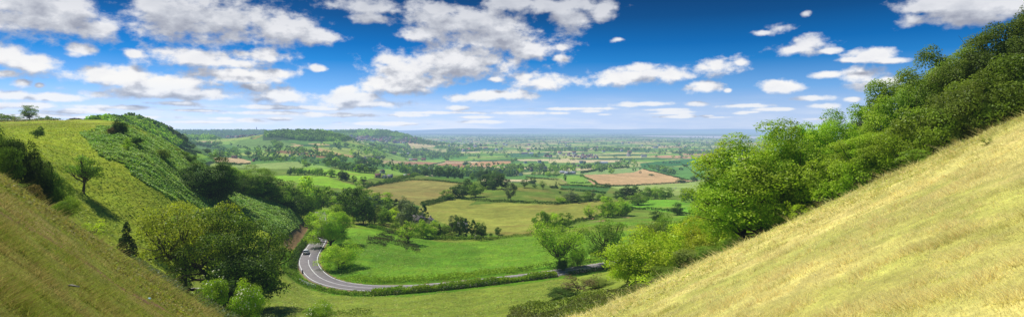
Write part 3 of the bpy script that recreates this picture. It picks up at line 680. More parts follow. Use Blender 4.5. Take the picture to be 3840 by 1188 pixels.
def crown_points(shape, H, R, cb, nclump, rng, lump=0.3):
    """clump centres and radii filling an uneven crown"""
    C = []; Rd = []
    tries = 0
    while len(C) < nclump and tries < 20000:
        tries += 1
        if shape == 'cone':
            f = rng.uniform(0, 1) ** 1.4; z = cb * H + f * (1 - cb) * H * 0.97; rr = R * (1 - f) ** 0.85 + 0.03 * R
            a = rng.uniform(0, 6.283); q = rng.uniform(0.35, 1.0) ** 0.6
            c = np.array([rr * q * math.cos(a), rr * q * math.sin(a), z - 0.1 * rr * q]); r = R * (0.16 + 0.2 * (1 - f))
        else:
            d = rand_dir(1, rng)[0]
            q = rng.uniform(0.25, 1.0) ** 0.55
            zc = (cb + 1) / 2 * H; hz = (1 - cb) / 2 * H
            irr = 1 + lump * (vnoise(np.array([d[0] * 1.7 + 9]), np.array([d[1] * 1.7 + d[2] * 1.3]), int(R * 97) % 91)[0] - 0.5) * 2
            if shape == 'round' : k = 1.0
            c = np.array([d[0] * R * q * irr, d[1] * R * q * irr, zc + d[2] * hz * q * irr])
            f = (c[2] - cb * H) / ((1 - cb) * H)
            if shape == 'tall': c[:2] *= 0.7 + 0.5 * math.sin(math.pi * min(max(f, 0), 1) * 0.8 + 0.4)
            if shape == 'dome' and f < 0.25: c[:2] *= 1.12
            if shape == 'spread': c[:2] *= 1.0 + 0.25 * f
            if c[2] < cb * H * 0.7: continue
            r = R * rng.uniform(0.24, 0.40)
        C.append(c); Rd.append(r)
    return np.array(C), np.array(Rd)

def make_tree(shape, H, R, cb, nclump, nleaf, leaf, seed, trunk=None, gaps=0.0, limbs=10, squash=0.85, lean=0.0, lump=0.3):
    rng = np.random.default_rng(seed)
    C, Rd = crown_points(shape, H, R, cb, nclump, rng, lump)
    C[:, 0] += lean * np.clip(C[:, 2] / H, 0, 2) ** 1.3 * H
    w = Rd ** 2; w = w / w.sum(); idx = rng.choice(len(C), nleaf, p=w)
    d = rand_dir(nleaf, rng); d[:, 2] = np.where(d[:, 2] < -0.6, -d[:, 2] * 0.6, d[:, 2])
    rad = Rd[idx] * rng.uniform(0.35, 1.0, nleaf) ** 0.5
    P = C[idx] + d * rad[:, None] * np.array([1, 1, squash])
    cen = np.array([lean * H * 0.5, 0, (cb + 1) / 2 * H])
    out = P - cen; out /= np.linalg.norm(out, axis=1)[:, None] + 1e-9
    ct = rng.uniform(0.72, 1.3, len(C)); tint = ct[idx] * rng.uniform(0.8, 1.25, nleaf)
    P[:, 2] = np.maximum(P[:, 2], 0.12 * leaf)
    V, Q, t = leaf_quads(P, leaf, rng, outward=d * 0.6 + out * 0.5, tint=tint)
    crown = mesh('crown', V, [Q], LEAF, attr=t)
    b = MB()
    tr = trunk or H * 0.022 + 0.04
    top = np.array([lean * H * 0.55, 0, H * (cb + 0.45 * (1 - cb))])
    fork = np.array([lean * H * 0.2, 0, H * max(cb * 0.9, 0.1)])
    b.tube([(0, 0, -0.6), (0, 0, 0.02 * H), fork * 0.6, fork, top], [tr * 1.35, tr * 1.15, tr * 0.95, tr * 0.8, tr * 0.18], 7)
    order = np.argsort(-np.linalg.norm(C[:, :2], axis=1) - 0.3 * rng.uniform(0, R, len(C)))[:limbs]
    for i in order:
        s = fork + (top - fork) * rng.uniform(0, 0.75); e = C[i]
        m = (s + e) / 2 + rng.normal(0, 0.06 * R, 3) + np.array([0, 0, -0.05 * H if e[2] > s[2] else 0.06 * H])
        b.tube([s, m, e, e + (e - m) * 0.25], [tr * 0.5, tr * 0.32, tr * 0.14, tr * 0.04], 5, cap=False)
        for _ in range(2):
            e2 = e + rng.normal(0, 0.25 * R, 3); b.tube([m, (m + e2) / 2 + rng.normal(0, .04 * R, 3), e2], [tr * 0.22, tr * 0.12, tr * 0.04], 4, cap=False)
    He = float(np.percentile(P[:, 2], 99.3)); We = float(np.mean([np.percentile(P[:, k], 98.5) - np.percentile(P[:, k], 1.5) for k in (0, 1)]))
    return dict(crown=crown, trunk=b.mesh('trunk', BARK, smooth=True), H=He, W=We)

PROTO = {
 # near, seen leaf by leaf
 'beech': [make_tree('dome', 14, 5.0, 0.05, 100, 42000, 0.24, 1, 0.42, limbs=16, lump=.35), make_tree('round', 14, 4.6, 0.04, 95, 38000, 0.24, 2, 0.36, limbs=14, lump=.4), make_tree('tall', 15, 4.2, 0.03, 90, 34000, 0.24, 3, 0.32, limbs=14, lump=.4)],
 'wispy': [make_tree('tall', 11, 3.0, 0.2, 60, 3600, 0.26, 4, 0.12, limbs=40, lump=.4)],
 'ash': [make_tree('spread', 15, 6.2, 0.2, 64, 11500, 0.36, 5, 0.42, limbs=34, lump=.4), make_tree('spread', 15, 5.0, 0.2, 54, 10500, 0.36, 6, 0.40, limbs=32, lump=.45)],
 'oak': [make_tree('spread', 12, 6.4, 0.2, 44, 11000, 0.30, 7, 0.5, limbs=24, lump=.6, squash=.6), make_tree('dome', 12, 6.4, 0.15, 52, 15000, 0.30, 8, 0.5, limbs=24, lump=.6, squash=.6)],
 'haw': [make_tree('dome', 7, 4.4, 0.02, 70, 17000, 0.24, 9, 0.16, limbs=12, lump=.3), make_tree('dome', 6, 3.4, 0.02, 60, 12000, 0.24, 10, 0.14, limbs=12, lump=.4)],
 'bush': [make_tree('dome', 3, 2.0, 0.0, 36, 3800, 0.2, 12, 0.07, limbs=8, lump=.4), make_tree('dome', 3, 1.7, 0.0, 30, 3000, 0.2, 13, 0.07, limbs=8, lump=.5)],
 'wispbush': [make_tree('spread', 3, 1.5, 0.02, 30, 1100, 0.16, 14, 0.05, limbs=28, lump=.5)],
 'yew': [make_tree('cone', 4.5, 1.5, 0.02, 70, 3800, 0.24, 15, 0.1, limbs=6)],
 'leaning': [make_tree('spread', 11, 3.6, 0.25, 34, 4200, 0.3, 16, 0.28, limbs=26, lean=-0.2, lump=.6)],
 # middle distance
 'mid': [make_tree('round', 13, 5.0, 0.03, 52, 4200, 0.62, 21, 0.3, lump=.3), make_tree('dome', 13, 5.4, 0.02, 54, 4400, 0.62, 22, 0.32, lump=.35), make_tree('tall', 14, 4.4, 0.03, 52, 4200, 0.62, 23, 0.3, lump=.35), make_tree('round', 12, 5.6, 0.03, 54, 4400, 0.62, 24, 0.3, lump=.45)],
 'midash': [make_tree('spread', 12, 5.0, 0.22, 36, 2200, 0.55, 25, 0.28, limbs=24, lump=.4)],
 'midcone': [make_tree('cone', 13, 3.2, 0.04, 90, 3200, 0.55, 26, 0.22, limbs=4), make_tree('tall', 13, 2.4, 0.06, 44, 2400, 0.55, 27, 0.2, limbs=6, lump=.2)],
 'midbush': [make_tree('dome', 5, 3.4, 0.0, 30, 1700, 0.45, 28, 0.1, limbs=6, lump=.4), make_tree('dome', 4.5, 2.8, 0.0, 26, 1400, 0.45, 29, 0.1, limbs=6, lump=.45)],
 # far
 'far': [make_tree('round', 12, 5.0, 0.08, 22, 620, 1.2, 31, 0.3, limbs=5, lump=.35), make_tree('dome', 12, 5.6, 0.06, 24, 680, 1.2, 32, 0.3, limbs=5, lump=.35), make_tree('tall', 13, 4.2, 0.08, 22, 600, 1.2, 33, 0.3, limbs=5, lump=.3)],
 'farbush': [make_tree('dome', 6, 4.0, 0.0, 16, 420, 1.0, 34, 0.15, limbs=3, lump=.4)],
 'farpoplar': [make_tree('tall', 16, 1.9, 0.03, 22, 480, 1.0, 35, 0.22, limbs=3, lump=.15)],
}
HUE = dict(dark=(0.095, 0.165, 0.026), mid=(0.19, 0.295, 0.03), bright=(0.29, 0.42, 0.032), lime=(0.37, 0.52, 0.042), yellow=(0.36, 0.46, 0.026), gold=(0.43, 0.45, 0.03), olive=(0.215, 0.275, 0.045), grey=(0.165, 0.205, 0.095), blue=(0.085, 0.155, 0.075), brown=(0.17, 0.135, 0.06), black=(0.058, 0.095, 0.02))
SHRUBBY = {'haw', 'bush', 'wispbush', 'midbush', 'farbush'}
LABELS = {}
def plant_at(kind, x, y, height, width, hue, label, group=None, name=None, v=None, rz=None, cat=None, z=None):
    ps = PROTO[kind]; p = ps[(v if v is not None else random.randrange(len(ps))) % len(ps)]
    shrub = kind in SHRUBBY
    root = bpy.data.objects.new(name or ('shrub' if shrub else 'tree'), None); COL.objects.link(root)
    zz = float(ground(x, y)) if z is None else z
    root.location = (x, y, zz - 0.05); root.rotation_euler = (0, 0, random.uniform(0, 6.283) if rz is None else rz)
    root.scale = (width / p['W'], width / p['W'], height / p['H'])
    tag(root, label, cat or ('bush' if shrub else 'tree'), group)
    c = np.array(HUE[hue] if isinstance(hue, str) else hue) * random.uniform(1.12, 1.32)
    for part in ('crown', 'trunk'):
        o = bpy.data.objects.new('stem' if (shrub and part == 'trunk') else ('foliage' if shrub else part), p[part]); COL.objects.link(o); o.parent = root; o.color = (*c, 1)
    return root
def put(kind, px, py, top, wpx, hue, label, group=None, Y=None, ymin=60, **k):
    """stand a plant where the photograph shows its foot at (px,py)"""
    if Y is None: P = hit(px, py, ymin); x, y = P[0], P[1]
    else: x, y = (px - CX) / F * Y, Y
    z = float(ground(x, y)); H = max((HY - top) / F * y - z, 0.5)
    return plant_at(kind, x, y, H, wpx / F * y, hue, label, group, **k)

# --- wood on the far side of the left foreground slope
G0 = 'dark trees packed along the gully behind the left foreground slope'
for a in [
 ('haw', 10, 0, 498, 130, 'dark', 'dark rounded tree at the picture edge, top of the gully thicket', 84), ('haw', 62, 0, 528, 110, 'black', 'dark tree in the gully thicket, second down from the picture edge', 84),
 ('haw', -70, 0, 470, 140, 'dark', 'dark tree at the top end of the gully thicket', 86), ('haw', 105, 0, 560, 100, 'dark', 'dark tree in the middle of the gully thicket', 86), ('haw', 145, 0, 598, 92, 'black', 'very dark tree low in the gully thicket', 84),
 ('haw', 190, 0, 625, 100, 'dark', 'broad dark tree at the lower end of the gully thicket', 86), ('haw', 20, 0, 555, 90, 'dark', 'lower dark bush in front of the gully trees', 76), ('haw', 230, 0, 690, 70, 'dark', 'small dark bush ending the gully thicket', 84)]:
    put(a[0], a[1], a[2], a[3], a[4], a[5], a[6], None, Y=a[7])
put('bush', 135, 735, 692, 48, 'brown', 'brownish dying bush below the dark gully trees', Y=72)
put('haw', 245, 828, 742, 92, 'mid', 'round green bush standing just below the gully thicket', Y=78)
put('wispbush', 345, 920, 828, 95, 'yellow', 'thin wispy yellow green bush on the gully side', Y=84)
put('wispbush', 70, 700, 690, 50, 'olive', 'thin scrubby bush on the left foreground slope', Y=50)
put('leaning', 312, 739, 583, 118, 'mid', 'leaning tree with gappy crown and bare top alone on the spur flank', Y=138, rz=2.6)
put('yew', 475, 921, 833, 62, 'black', 'small dark green cone shaped conifer in the grassy gully', Y=112)
put('bush', 140, 521, 484, 40, 'dark', 'round dark bush alone on the upper grassy spur', ymin=100)
put('bush', 154, 491, 473, 18, 'dark', 'tiny dark bush just above the round one on the upper spur', ymin=100)
put('oak', 111, 456, 396, 56, 'mid', 'lone round oak on the ridge skyline above the golden strip', Y=440, v=1)
for px, top, w, h, l in ((0, 424, 60, 'olive', 'shrubby end of the ridge hedge at the picture edge'), (30, 430, 44, 'mid', 'hedge shrub on the ridge, between the picture edge and the lone oak'), (62, 438, 36, 'olive', 'low hedge shrub just left of the lone ridge oak'), (155, 440, 30, 'mid', 'first shrub right of the lone ridge oak'), (182, 434, 24, 'mid', 'taller pointed shrub right of the lone ridge oak'), (205, 444, 22, 'mid', 'small shrub by the end of the ridge fence')):
    put('midbush', px, 0, top, w, h, l, Y=450)
put('bush', 281, 461, 442, 44, 'brown', 'brown leaved bush on the ridge skyline', Y=300)
put('bush', 327, 461, 450, 26, 'olive', 'low olive bush between the two ridge skyline bushes', Y=300)
put('bush', 350, 462, 440, 30, 'dark', 'dark upright bush on the ridge skyline', Y=300)
put('haw', 441, 502, 450, 36, 'black', 'taller dark tree of the close pair on the spur crest', Y=206)
put('haw', 464, 504, 459, 28, 'dark', 'shorter tree of the close pair on the spur crest', Y=207)
put('haw', 418, 503, 476, 32, 'brown', 'low brownish bush left of the close pair on the spur crest', Y=204)
put('bush', 475, 563, 519, 26, 'bright', 'light green upright bush among the bracken near the crest', ymin=100)
put('bush', 512, 547, 512, 36, 'dark', 'dark wide bush on the spur skyline above the bracken', ymin=100)
put('haw', 617, 600, 560, 42, 'olive', 'olive bush on the spur crest, first of the crest line', ymin=100)
put('haw', 655, 612, 556, 44, 'olive', 'olive bush with ragged top, second of the crest line', Y=238)
put('haw', 690, 632, 566, 40, 'mid', 'green bush third along the spur crest line', Y=242)
put('haw', 708, 640, 580, 56, 'dark', 'broad dark bush on the spur crest before the big oak', Y=236)
put('haw', 716, 660, 612, 46, 'olive', 'brownish olive bush at the foot of the big crest oak', Y=228)
put('beech', 790, 725, 590, 165, 'dark', 'big round dark oak standing on the bracken spur', Y=205, v=1)
put('beech', 850, 722, 618, 82, 'dark', 'dark tree joined to the right side of the big crest oak', Y=215, v=2)
put('mid', 870, 700, 628, 87, 'lime', 'pale lime tree peeping out behind the crest oak', Y=290)
put('midbush', 905, 715, 650, 75, 'yellow', 'yellow green bush behind the spur, right of the crest oak', Y=285)
put('beech', 962, 748, 622, 147, 'mid', 'tall rounded tree on the spur edge right of the crest oak', Y=250, v=0)
put('beech', 915, 740, 668, 112, 'dark', 'dark low tree between the crest oak and its tall neighbour', Y=246, v=1)
put('mid', 1030, 770, 672, 112, 'dark', 'dark tree on the lower spur edge, left of the lime crown', Y=265)
put('mid', 1085, 775, 680, 100, 'mid', 'mid green tree at the end of the spur above the brown track', Y=275)
put('mid', 1158, 790, 663, 115, 'lime', 'bright lime round tree behind the spur end', Y=320, v=0)
put('mid', 1060, 740, 690, 75, 'olive', 'olive tree in the trees behind the lower spur edge', Y=300)
put('mid', 1205, 810, 700, 90, 'mid', 'mid green tree where the road disappears', Y=315)
put('midbush', 1115, 800, 745, 75, 'dark', 'dark shrub at the tip of the bracken spur', Y=262)
put('midbush', 1170, 845, 790, 56, 'bright', 'bright shrub beside the road where it disappears', Y=250)
for px, py, top, w, h, l, Y in ((760, 722, 655, 70, 'dark', 'dark bush at the left foot of the big crest oak', 203), (825, 735, 668, 90, 'black', 'very dark bush at the right foot of the big crest oak', 207), (885, 752, 668, 90, 'dark', 'dark bush under the trees right of the crest oak', 240), (935, 765, 690, 90, 'mid', 'green bush below the tall rounded spur edge tree', 244), (990, 780, 700, 100, 'dark', 'dark bush right below the tall rounded spur edge tree', 250), (1045, 792, 715, 95, 'mid', 'green bush on the lower spur edge above the track', 258), (1095, 806, 730, 85, 'dark', 'dark bush above the upper end of the brown track', 264), (1140, 812, 735, 70, 'mid', 'green bush between the spur tip and the road', 275)):
    put('haw', px, py, top, w, h, l, Y=Y)
# --- the big oaks in the hollow
put('oak', 690, 1012, 768, 330, (0.29, 0.33, 0.03), 'yellow green spreading oak on the left of the hollow clump', Y=113, v=0, rz=0.4)
put('oak', 815, 1066, 790, 330, (0.13, 0.195, 0.024), 'large oak with dead grey branches in the centre of the hollow clump', Y=110, v=1, rz=2.0)
put('oak', 965, 1085, 825, 262, (0.115, 0.18, 0.024), 'dark green oak on the right of the hollow clump beside the road bend', Y=117, v=1, rz=4.0)
put('haw', 905, 1120, 965, 240, 'dark', 'low dark leafy tree filling the base of the hollow clump', Y=106)
dead = MB(); rng = np.random.default_rng(5)
for k in range(3):
    p = np.array([0, 0, 0.0]); pts = [p]; d = np.array([-1, -0.5, 0.1 + .2 * k])
    for i in range(6): d = d + rng.normal(0, .35, 3); d /= np.linalg.norm(d); p = p + d * 0.8; pts.append(p)
    dead.tube(pts, np.linspace(0.12, 0.02, 7), 5)
    for i in (2, 3, 4):
        q = pts[i]; e = q + rng.normal(0, .7, 3); dead.tube([q, (q + e) / 2 + rng.normal(0, .12, 3), e], [0.06, .04, .012], 4)
P = hit(700, 1020, 100); o = link('fallen_branch', dead.mesh('fallen_branch', DEADW), None, (P[0] + 2.4, P[1] - 3, P[2] + 1.2)); tag(o, 'bare grey dead branch sticking out of the hollow oaks on their left', 'dead branch')
lg = MB(); lg.tube([(-1.6, 0, 0.25), (-.5, .2, .32), (.6, .1, .3), (1.7, -.2, .4)], [.2, .26, .24, .12], 8); lg.tube([(.5, .1, .3), (1.0, .6, .8), (1.2, .8, 1.1)], [.12, .08, .03], 5)
P = hit(735, 1090, 60); tag(link('fallen_log', lg.mesh('fallen_log', DEADW), None, tuple(P)), 'short grey fallen log at the foot of the hollow oaks', 'log')
def elder(px, py, top, w, Y, label, dens):
    r = put('haw', px, py, top, w, 'bright', label, Y=Y, cat='bush', name='elder_bush')
    rg = np.random.default_rng(int(px)); p = PROTO['haw'][0]; n = dens
    d = rand_dir(n, rg); d[:, 2] = np.abs(d[:, 2])
    c = d * np.array([p['W'] * .5, p['W'] * .5, p['H'] * .52]) * rg.uniform(.76, 1.02, n)[:, None] + np.array([0, 0, p['H'] * .45])
    V, Q, t = leaf_quads(c, 0.42, rg, outward=d, aspect=0.9, up=.8)
    link('blossom', mesh('blossom', V, [Q], BLOSSOM), r)
elder(795, 1130, 1052, 96, 92, 'green elder bush with few white flower heads at the foot of the oaks', 60)
elder(930, 1160, 1058, 118, 92, 'elder bush thickly covered with creamy white flowers', 170)
elder(1195, 1205, 1132, 104, 96, 'elder bush with scattered white flowers cut by the lower picture edge', 90)
# --- trees of the road bend
put('beech', 1240, 925, 774, 142, 'lime', 'bright lime green ash with loose crown beside the road bend', Y=213, v=0)
put('haw', 1270, 1018, 908, 138, 'lime', 'broad rounded lime green tree inside the road bend', Y=181, v=0)
for a in [
 ('mid', 1290, 830, 712, 90, 'mid', 'leafy tree behind the roadside ash, left of the dark group', 290), ('mid', 1325, 850, 705, 110, 'dark', 'tall dark tree left of the two behind the roadside ash', 270), ('mid', 1362, 848, 730, 84, 'dark', 'dark tree at the meadow corner behind the roadside ash', 262),
 ('mid', 1395, 815, 735, 78, 'blue', 'bluish dark tree in the wood above the meadow', 310), ('mid', 1432, 800, 722, 82, 'bright', 'bright round crown in the wood above the meadow', 345), ('mid', 1405, 842, 770, 56, 'olive', 'olive tree at the lower edge of the wood above the meadow', 275),
 ('mid', 1440, 850, 776, 50, 'mid', 'slim ivy clad tree at the lower edge of the wood above the meadow', 272), ('mid', 1475, 845, 780, 66, 'yellow', 'yellow green tree in the wood left of the grey willow', 280), ('midcone', 1488, 800, 746, 34, 'black', 'dark pointed conifer behind the wood left of the grey willow', 330),
 ('mid', 1513, 800, 737, 46, 'grey', 'thin grey brown tree top behind the grey willow', 325), ('mid', 1526, 855, 760, 76, 'grey', 'large grey green willow left of the stone cottage', 270), ('mid', 1548, 835, 760, 50, 'blue', 'blue green tree behind the grey willow', 300),
 ('midcone', 1588, 836, 766, 34, 'blue', 'tall dark conifer standing right in front of the stone cottage', 272), ('mid', 1355, 800, 700, 90, 'mid', 'high crown at the back of the wood above the road', 350), ('mid', 1260, 790, 720, 80, 'dark', 'dark crown at the back of the wood above the road', 370),
 ('midbush', 1483, 862, 828, 36, 'olive', 'rounded olive bush below the grey willow', 258), ('mid', 1455, 815, 762, 60, 'dark', 'dark tree in the middle of the wood above the meadow', 305)]:
    put(a[0], a[1], a[2], a[3], a[4], a[5], a[6], Y=a[7])
for a in [
 ('midash', 1530, 912, 826, 72, 'bright', 'young bright green tree alone at the edge of the meadow below the willow'), ('mid', 1582, 890, 824, 54, 'bright', 'round bright tree in the meadow edge row below the cottage conifer'), ('mid', 1628, 890, 825, 58, 'bright', 'spreading light green tree third in the meadow edge row'),
 ('midcone', 1648, 893, 840, 20, 'black', 'narrow dark yew in the meadow edge row'), ('mid', 1668, 888, 838, 46, 'mid', 'mid green tree right of the narrow yew'), ('mid', 1700, 880, 806, 40, 'grey', 'tall grey green tree behind the meadow edge row'), ('mid', 1722, 890, 812, 50, 'dark', 'dark tree near the cottage chimneys in the meadow edge row'),
 ('midcone', 1748, 890, 818, 28, 'blue', 'slim bluish conifer near the right end of the meadow edge row'), ('midcone', 1774, 893, 824, 28, 'dark', 'slim dark conifer beside the small hut'), ('mid', 1795, 890, 834, 36, 'mid', 'leafy tree over the small hut'), ('mid', 1810, 893, 835, 36, 'dark', 'dark tree at the right end of the meadow edge row'),
 ('midbush', 1866, 878, 852, 26, 'dark', 'round dark bush in the field corner right of the hut'), ('midbush', 1840, 885, 872, 14, 'dark', 'tiny bush in the field corner right of the hut'), ('midbush', 1690, 893, 870, 40, 'olive', 'low bush in the meadow edge row below the grey green tree')]:
    put(*a, ymin=150)
# --- hill copse and field trees
for a in [
 ('mid', 1675, 748, 712, 52, 'mid', 'spreading willowy tree at the lower left of the hill copse', 0), ('mid', 1722, 742, 688, 66, 'dark', 'large round dark tree at the front of the hill copse', 1), ('mid', 1757, 722, 670, 58, 'dark', 'dark tree in the middle of the hill copse', 0), ('mid', 1784, 738, 684, 60, 'mid', 'mid green tree at the front right of the hill copse', 3),
 ('mid', 1822, 707, 655, 60, 'dark', 'dark tree at the upper end of the hill copse', 0), ('mid', 1858, 695, 640, 64, 'dark', 'tallest crown at the upper end of the hill copse', 1), ('mid', 1882, 708, 658, 54, 'black', 'very dark tree at the right of the hill copse', 2), ('mid', 1846, 710, 668, 46, 'dark', 'low dark tree tucked in the upper hill copse', 3),
 ('mid', 1915, 752, 686, 46, 'grey', 'lone tall grey green tree on the open hillside right of the copse', 2), ('midbush', 1902, 700, 684, 26, 'grey', 'grey bush behind the lone hillside tree', 0), ('midash', 1968, 704, 668, 36, 'dark', 'larger of the two dark trees on the hill brow', 0), ('mid', 1997, 692, 664, 28, 'dark', 'smaller of the two dark trees on the hill brow', 0),
 ('midash', 2035, 708, 676, 24, 'mid', 'small open tree right of the hill brow pair', 0), ('midbush', 2005, 704, 692, 18, 'dark', 'low bush between the hill brow trees', 0), ('midcone', 2085, 706, 681, 16, 'dark', 'pointed dark tree beside a broad bush on the hill brow', 0), ('midbush', 2072, 708, 694, 24, 'black', 'broad dark bush beside the pointed tree on the hill brow', 0),
 ('midbush', 2108, 713, 703, 16, 'dark', 'small dark bush on the right shoulder of the hill', 0), ('midbush', 2100, 726, 715, 10, 'dark', 'tiny bush alone on the right shoulder of the hill', 0),
 ('midbush', 2103, 762, 737, 40, 'bright', 'bright bushy tree at the left end of the row under the hill', 0), ('mid', 2140, 758, 716, 50, 'grey', 'greyish half bare tree in the row under the hill', 1), ('midbush', 2170, 754, 730, 34, 'dark', 'low dark tree in the row under the hill', 0), ('mid', 2202, 752, 717, 42, 'mid', 'rounded tree in the row under the hill', 0),
 ('midash', 2224, 748, 706, 18, 'grey', 'thin nearly bare poplar in the row under the hill', 0), ('mid', 2253, 750, 725, 32, 'mid', 'bushy tree at the right end of the row under the hill', 0), ('midash', 2210, 822, 766, 48, 'lime', 'small pale lime tree in the hedge beside the bare earth bank', 0),
 ('mid', 2030, 875, 792, 66, 'mid', 'tall tree behind the big ashes, left of the pair', 2), ('mid', 2072, 868, 800, 62, 'bright', 'bright tree between two taller ones behind the big ashes', 0), ('mid', 2117, 855, 797, 54, 'mid', 'round tree behind the big ashes, right of the group', 0),
 ('mid', 2280, 815, 738, 78, 'bright', 'large bright round tree on the left of the double crown by the hedge', 0), ('mid', 2328, 808, 742, 64, 'bright', 'bright round tree on the right of the double crown by the hedge', 1),
 ('mid', 2395, 768, 725, 78, 'mid', 'broad green tree in front of the dark row', 3), ('mid', 2352, 745, 697, 62, 'black', 'dark broad tree on the left of the tree row', 1), ('mid', 2386, 742, 698, 40, 'dark', 'dark upright tree in the middle of the tree row', 2), ('mid', 2425, 744, 702, 46, 'mid', 'mid green tree in the tree row', 0), ('mid', 2458, 745, 700, 48, 'bright', 'bright tree in the tree row, left of a similar one', 1), ('mid', 2496, 747, 702, 52, 'mid', 'rounded tree right of the bright one in the tree row', 0),
 ('mid', 2572, 758, 706, 44, 'mid', 'left tree of the trio on the bright green field', 0), ('mid', 2596, 758, 712, 34, 'dark', 'middle tree of the trio on the bright green field', 2), ('mid', 2618, 760, 715, 38, 'mid', 'right tree of the trio on the bright green field', 1), ('mid', 2320, 748, 716, 40, 'dark', 'small dark tree at the left tip of the tree row', 0),
 ('mid', 2540, 805, 760, 44, 'dark', 'small dark round tree on the hedge across the bright field', 0), ('mid', 2462, 828, 785, 48, 'dark', 'small dark tree alone on the bright green field', 3)]:
    put(*a[:7], ymin=170, v=a[7])
# row of trees above the green dome field
for px, py, top, w, h, l in ((1597, 656, 632, 34, 'dark', 'dark round tree, first above the dome shaped green field'), (1646, 656, 626, 44, 'dark', 'dark broad tree, second above the dome shaped green field'), (1680, 656, 627, 36, 'dark', 'dark tree, third above the dome shaped green field'), (1706, 656, 632, 34, 'dark', 'dark tree, fourth above the dome shaped green field'), (1728, 656, 635, 22, 'dark', 'low dark tree, fifth above the dome shaped green field'),
    (1772, 660, 645, 20, 'mid', 'small tree in the gap above the dome shaped green field'), (1803, 660, 632, 40, 'dark', 'dark tree, second from the right above the dome shaped green field'), (1832, 662, 637, 34, 'dark', 'dark tree furthest right above the dome shaped green field')):
    put('mid', px, py, top, w, h, l, Y=770 if px > 1620 else 800)
# --- ash pair by the straight road
put('ash', 2098, 1003, 820, 186, 'bright', 'spreading ash with forked trunk left of the pair by the straight road', Y=181, v=0, rz=1.0)
put('ash', 2275, 995, 823, 160, 'mid', 'open crowned ash right of the pair by the straight road', Y=185, v=1, rz=2.2)
put('haw', 2165, 985, 925, 56, 'bright', 'bushy young growth beside the forked ash trunk', Y=184)
put('haw', 2108, 1015, 975, 36, 'dark', 'ivy thicket round the foot of the forked ash', Y=178)
# --- thorn scrub on the right
for a in [
 ('haw', 2422, 1055, 875, 246, 'yellow', 'large yellow green hawthorn at the lower left of the scrub', 103, 0), ('haw', 2352, 1040, 960, 100, 'yellow', 'lower left flank bush of the large yellow green hawthorn', 108, 1), ('haw', 2440, 930, 842, 110, 'olive', 'olive grey hawthorn behind the large yellow green one', 140, 1), ('haw', 2535, 940, 812, 120, 'mid', 'mid green tree at the back of the scrub', 150, 0), ('haw', 2590, 940, 815, 100, 'bright', 'bright green bush at the back of the scrub', 145, 1),
 ('haw', 2580, 1010, 850, 170, 'yellow', 'yellow green hawthorn in the middle of the scrub', 112, 1), ('haw', 2665, 985, 822, 170, 'gold', 'golden tinged hawthorn nearest the big beech', 105, 0), ('haw', 2750, 960, 815, 150, 'yellow', 'yellow green hawthorn under the big beech crown', 98, 1), ('haw', 2600, 1040, 935, 130, 'olive', 'grey stemmed thicket low in the scrub', 98, 1), ('haw', 2690, 1010, 925, 110, 'mid', 'green bush on the slope edge below the golden hawthorn', 92, 1),
 ('haw', 2760, 955, 890, 90, 'mid', 'low green bush on the slope edge beside the beech trunk', 86, 0), ('haw', 2510, 1080, 990, 130, 'mid', 'leafy green bush at the foot of the large hawthorn', 95, 0), ('wispbush', 2165, 1135, 1030, 120, 'brown', 'brownish half bare bush in the bottom bramble thicket', 118, 0), ('haw', 2110, 1150, 1085, 90, 'dark', 'dark green round bush at the foot of the brownish bush', 114, 1),
 ('haw', 2250, 1115, 1050, 90, 'olive', 'low olive thorn bush above the bramble thicket', 122, 1), ('wispbush', 2990, 842, 758, 64, 'yellow', 'slim yellow green sapling on the slope right of the beech trunks', 62, 0)]:
    put(*a[:4], a[4] * 1.25, *a[5:7], Y=a[7], v=a[8])
HDARK, HBLACK, HMID = (0.24, 0.34, 0.04), (0.15, 0.21, 0.03), (0.30, 0.41, 0.036)
